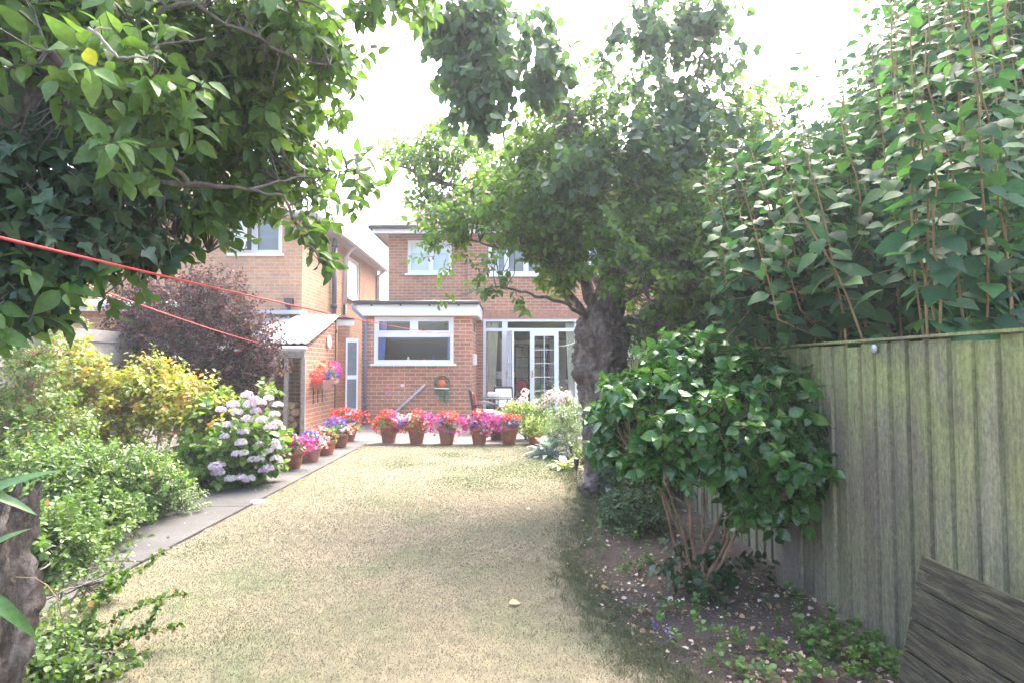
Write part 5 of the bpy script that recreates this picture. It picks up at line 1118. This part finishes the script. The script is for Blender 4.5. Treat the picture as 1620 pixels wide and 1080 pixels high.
pl_ = [((462,743), .155, .26, 'terracotta', [('f_red',-.08,.16,.11,.07,40), ('f_mag',.12,.12,.18,.10,110), ('f_pink',-.15,.06,.10,.07,30)], 'nearest path pot, with red and hot magenta flowers'),
  ((491,731), .165, .24, 'pink_pot', [('f_white',.0,.08,.17,.07,80), ('f_blue',.0,.18,.12,.05,36), ('f_pink',.17,.10,.10,.08,44)], 'path pot with white flowers below purple ones, second from the camera'),
  ((515,720), .17, .25, 'terracotta2', [('f_salmon',-.03,.08,.18,.11,80), ('f_red',.03,.02,.10,.06,24), ('f_pink',-.1,.16,.1,.07,30)], 'path pot with orange and salmon flowers, middle of the five'),
  ((537,708), .17, .27, 'terracotta', [('f_blue',-.06,.16,.16,.11,90), ('f_white',.12,.06,.10,.06,46), ('f_salmon',.22,.10,.09,.08,26)], 'path pot with violet flowers and a white cluster, fourth from the camera'),
  ((551,698), .17, .27, 'terracotta', [('f_red',-.08,.26,.25,.12,120), ('f_blue',.03,.12,.11,.06,36), ('f_red',.28,.22,.12,.11,44)], 'farthest path pot, with a wide head of red flowers')]
M['pink_pot'] = plain('faded pink terracotta', (.36,.17,.14), .6, .12, 9)
for (p, rt, h, m, fl, lb) in pl_: pot(G(*p), rt, h, m, lb, fl, .2, .2, group=GL)
# wall trough on the log store
c = Vector((sx1+.16, 12.9, zpx(607, 12.9)))
wt = thing('wall_trough', c, 'terracotta wall trough overflowing with red, violet and magenta flowers on the log store wall', 'planter')
mb = MB(); pr = [(-.52,.10), (.52,.10), (.36,-.10), (-.36,-.10)]
vs = [(c.x-.13, c.y+a, c.z+b) for a, b in pr]+[(c.x+.12*(1 if b > 0 else .6), c.y+a, c.z+b) for a, b in pr]; mb.add(vs, [(3,2,1,0), (4,5,6,7), (0,1,5,4), (1,2,6,5), (2,3,7,6), (3,0,4,7)]); mb.build('trough', M['pink_pot'], wt, bevel=.012)
for q in (-.3, 0, .3): mb = MB(); mb.box(sx1+.002, sx1+.015, c.y+q-.012, c.y+q+.012, c.z-.42, c.z-.04); mb.build('bracket', M['dark_metal'], wt)
n = 60; u = rsphere(n); u[:, 2] = np.abs(u[:, 2]); lv, seg = sprays(np.array(c)+np.array([0,0,.12])+u*np.array([.14,.42,.22]), u, 7, .08, .045, T_OV); place('foliage', lv, M['lf_green'], wt)
for (m_, oy, oz, sy_, sz_, cnt) in (('f_red',-.62,.10,.36,.15,200), ('f_salmon',-.45,.30,.36,.13,120), ('f_red',-.1,.42,.4,.09,110), ('f_blue',-.12,.16,.34,.14,170), ('f_mag',.55,.22,.50,.24,330), ('f_blue',.50,.14,.26,.10,70), ('f_pink',.40,-.04,.32,.10,90), ('f_pink',.05,.34,.3,.08,50)):
    u = rsphere(cnt); u[:, 0] = np.abs(u[:, 0])*.9-.1; Pq = np.array(c)+np.array([.02, oy, .10+oz*.8])+u*np.array([.17, sy_, sz_])
    place('blossom', stamp(T_FLOWER, Pq, rng.normal(size=u.shape), u+np.array([.2,-.3,.1]), .05*(.75+.5*rng.random(cnt))), M[m_], wt)

# ---- patio furniture ------------------------------------------------------------------
def chair(loc, rz, label):
    c = thing('patio_chair', loc, label, 'chair', 'patio chairs'); bc_ = M['cloth_white' if 'pale' in label else 'cloth_red']; Mx = Matrix.Translation(loc) @ Matrix.Rotation(R(rz), 4, 'Z')
    def T(mb_, pts, r): mb_.tube([Mx @ Vector(p) for p in pts], r, 8)
    for sx in (-.25, .25):
        mb = MB(); T(mb, [(sx,-.25,0), (sx,-.24,.42), (sx,-.24,.62)], .013); mb.build('leg', M['dark_metal'], c)
        mb = MB(); T(mb, [(sx,.27,0), (sx,.22,.42), (sx,.30,.92)], .013); mb.build('leg', M['dark_metal'], c)
        mb = MB(); T(mb, [(sx,-.26,.62), (sx,-.1,.66), (sx,.1,.65), (sx,.26,.60)], .017); mb.build('armrest', M['dark_metal'], c)
    mb = MB(); mb.box(-.25,.25,-.24,.22,.40,.43, M=Mx); mb.build('seat', M['wicker'], c)
    Mb = Mx @ Matrix.Translation((0,.22,.42)) @ Matrix.Rotation(R(-10), 4, 'X'); mb = MB(); mb.box(-.25,.25,-.012,.012,0,.52, M=Mb); mb.build('backrest', M['wicker'], c)
    mb = MB(); mb.box(-.22,.22,-.23,.18,.432,.50, M=Mx); o = mb.build('seat_cushion', M['cloth_white'], c, bevel=.03)
    mb = MB(); mb.box(-.21,.21,-.08,-.014,.08,.46, M=Mb); mb.build('back_cushion', bc_, c, bevel=.03); return c
CP = W(778, 650, 12.9)
chair((xpx(766, 12.6), 12.6, .026), 100, 'black wicker patio chair with red cushion, seen from behind at the corner of the extension')
chair((xpx(800, 14.4), 14.4, .026), 15, 'black patio chair with pale cushion on the far side of the patio table')
tbp = Vector((xpx(789, 13.3), 13.3, .026)); pt = thing('patio_table', tbp, 'round black metal patio table beside the wicker chair', 'table')
mb = MB(); mb.lathe([(0,.70), (.38,.70), (.40,.71), (.38,.725), (0,.725)], tbp, 36); mb.build('table_top', M['wicker'], pt)
for k in range(4): a = .78+k*1.571; mb = MB(); mb.tube([tbp+Vector((.3*math.cos(a), .3*math.sin(a), .70)), tbp+Vector((.12*math.cos(a), .12*math.sin(a), .38)), tbp+Vector((.33*math.cos(a), .33*math.sin(a), 0))], .012, 8); mb.build('leg', M['dark_metal'], pt)
mb = MB(); q = tbp+Vector((-.12,.1,.727)); mb.box(q.x-.14, q.x+.14, q.y-.1, q.y+.1, q.z, q.z+.12); mb.build('x', M['cloth_white']) if False else tag(mb.build('folded_cushion', M['cloth_white'], bevel=.03), 'white folded cushion lying on the round patio table', 'cushion')

# ---- solar lights -------------------------------------------------------------------------
for i, (px, pb, pt_, lb) in enumerate([(904,730,704,'black solar stake light among the variegated hosta leaves'), (912,760,724,'black solar stake light just left of the trunk foot'), (963,797,766,'short black solar stake light just right of the trunk foot'), (977,832,780,'nearest black solar stake light, standing in bare soil behind the camellia stems')]):
    b = G(px, pb); Y = b.y; top = W(px, pt_, Y).z; r = thing('solar_light', b, lb, 'garden light', 'solar stake lights under the apple tree')
    mb = MB(); mb.tube([b, b+Vector((0,0,top*.55))], .007, 8); mb.build('stake', M['lamp_black'], r); s_ = top*.45
    mb = MB(); mb.lathe([(0,top*.53), (.018,top*.55), (.032,top*.75), (.034,top*.93)], b, 16); mb.build('lamp_body', M['grey_plastic' if i == 2 else 'lamp_black'], r)
    mb = MB(); mb.lathe([(.036,top*.93), (.04,top*.96), (.02,top), (0,top*1.01)], b, 16); mb.build('cap', M['lamp_black'], r)

# ---- washing lines -----------------------------------------------------------------------
def line(name, label, a, b, sag, m, r_=.004):
    mb = MB(); n_ = 26; mb.tube([a.lerp(b, i/n_)+Vector((0,0,-4*sag*(i/n_)*(1-i/n_))) for i in range(n_+1)], r_, 6); tag(mb.build(name, M[m]), label, 'washing line')
line('washing_line', 'upper red washing line running from the left edge to the kitchen wall', W(-60,362,1.35), Vector((ex1-.05, YE-.02, zpx(527, YE))), .10, 'rope_red', .0042)
line('washing_line', 'lower red washing line disappearing behind the log store roof', W(-60,380,1.9), W(442,549,11.9), .05, 'rope_red', .004)
line('washing_line', 'short white line tied from the door frame to the apple tree trunk', Vector((gx(884), YR-.01, zpx(547, YR))), W(912,541,6.6), .02, 'rope_white', .005)

# ---- soil litter, weeds, fallen leaves ------------------------------------------------------
n = 6500; P = np.column_stack([rng.uniform(.1, 1.95, n), rng.uniform(2.2, 8.0, n), np.full(n, .012)])
k = ~inpoly(P, lawn_pts) | (rng.random(n) < .05); P = P[k]; P = P[(Gap(2.5, 8)(P*np.array([1,1,0]))+rng.random(len(P))*1.2) > .25]; X_ = np.column_stack([rng.uniform(.5, 1.95, 2600), rng.uniform(2.3, 4.2, 2600), np.full(2600, .012)]); P = np.concatenate([P, X_[~inpoly(X_, lawn_pts)]]); n = len(P)
P[:, 2] += rng.random(n)*.012
tag(place('leaf_litter', stamp(T_OV, P, np.column_stack([rng.normal(size=n), rng.normal(size=n), rng.normal(size=n)*.25]), rng.normal(size=(n,3))*.45+np.array([0,0,1]), .007+.034*rng.random(n)**4, .8+.5*rng.random(n), rng.random(n)), M['litter'], None, 'stuff'), 'dry brown and pale fallen leaves scattered over the bare soil', 'leaf litter')
n = 700; P = np.column_stack([rng.uniform(-3.9, -2.4, n), rng.uniform(2.2, 9.0, n), np.full(n, .03)])
P = P[rng.random(n) < np.clip((-2.7-P[:, 0])*1.2+.12, .05, 1)]; n = len(P)
tag(place('path_litter', stamp(T_OV, P, np.column_stack([rng.normal(size=n), rng.normal(size=n), rng.normal(size=n)*.15]), rng.normal(size=(n,3))*.3+np.array([0,0,1]), .012+.022*rng.random(n)**2, .9, rng.random(n)), M['litter'], None, 'stuff'), 'small dry leaves scattered along the garden path and border edge', 'leaf litter')
pc = []
for (a, b, s_, n_) in [(q[0], q[1], q[2], int(q[3]*.4)) for q in [(1370,1040,60,90), (1420,1060,60,60), (1300,1010,50,45), (1330,1065,60,50), (1230,1050,60,40), (1395,1010,40,40), (1065,990,50,16), (1000,860,50,26), (985,875,40,24), (1030,840,60,30), (1160,1000,60,22), (1080,960,40,16), (1250,960,40,16), (1340,960,25,14), (1010,900,40,16), (945,830,30,16), (1180,1060,60,24), (1120,1040,60,14)]]:
    c = G(a, b); q = np.array(c)+rng.normal(size=(n_, 3))*np.array([s_/F*c.y*.7, s_/F*c.y*1.0, 0]); q[:, 2] = .015+rng.random(n_)*.04; pc.append(q)
P = np.concatenate(pc); P = P[P[:, 0] < 1.88]; lv, seg = sprays(P, np.tile([0,0,1.], (len(P),1)), 6, .05, .028, T_OV, 1.5, .3, .2, flat=1.2)
tag(place('weeds', lv, M['lf_ground'], None, 'stuff'), 'small green weeds and seedlings growing on the soil by the fence', 'weeds')
for i, (a, b) in enumerate([(1033,992), (1057,1007), (1036,999), (1060,1012)]):
    c = G(a, b); cnt = 7; u = rsphere(cnt); Pq = np.array(c)+np.array([0,0,.035])+u*.014
    tag(place('lobelia_bloom', stamp(T_FLOWER, Pq, rng.normal(size=u.shape), u+np.array([0,-.3,.5]), .014), M['f_blue']), 'tiny violet flower on the soil by the lawn edge, '+('farthest of four', 'second nearest the camera', 'second farthest', 'nearest of four')[i], 'flower', 'tiny violet flowers on the soil')
for (a, b, s_, lb) in [(805,962,.075,'large pale orange fallen leaf lying on the lawn'), (951,936,.05,'orange fallen leaf on the soil at the lawn edge')]:
    c = G(a, b); tag(place('fallen_leaf', stamp(T_OV, np.array([[c.x, c.y, .032]]), np.array([[1,.3,.1]]), np.array([[-.1,-.3,1]]), s_, 1.1, np.array([.9])), M['litter']), lb, 'leaf')

n = 46; P = np.column_stack([rng.uniform(-5.0, -4.4, n), rng.uniform(12.0, 13.2, n), np.zeros(n)]); P[:, 2] = szf+.03+(P[:, 1]-SY0+.12)*(szb-szf)/(SY1-SY0+.17)+.095
tag(place('roof_litter', stamp(T_OV, P, rng.normal(size=(n,3))*np.array([1,1,.3]), np.array([0,-.3,1])+rng.normal(size=(n,3))*.2, .05+.04*rng.random(n), .9, rng.random(n)*.2), M['litter'], None, 'stuff'), 'dark fallen leaves lying on the white corrugated roof of the log store', 'leaf litter')
# ---- thin scattering volume, added to imitate lens glare -----------------------------------------------------------------------
mb = MB(); mb.box(-62, 62, -17, 77, -1.2, 10.5)
m, t_, p_, o_ = mat('lens glare veil'); t_.nodes.remove(p_); pv = N(t_, 'ShaderNodeVolumePrincipled'); pv.inputs['Color'].default_value = (.86,.94,1,1)
pv.inputs['Density'].default_value = GLARE_DENSITY; pv.inputs['Anisotropy'].default_value = .45; t_.links.new(pv.outputs[0], o_.inputs['Volume'])
tag(mb.build('glare_veil', m), 'milky volume added around the garden to imitate lens glare', 'glare_veil', kind='stuff')
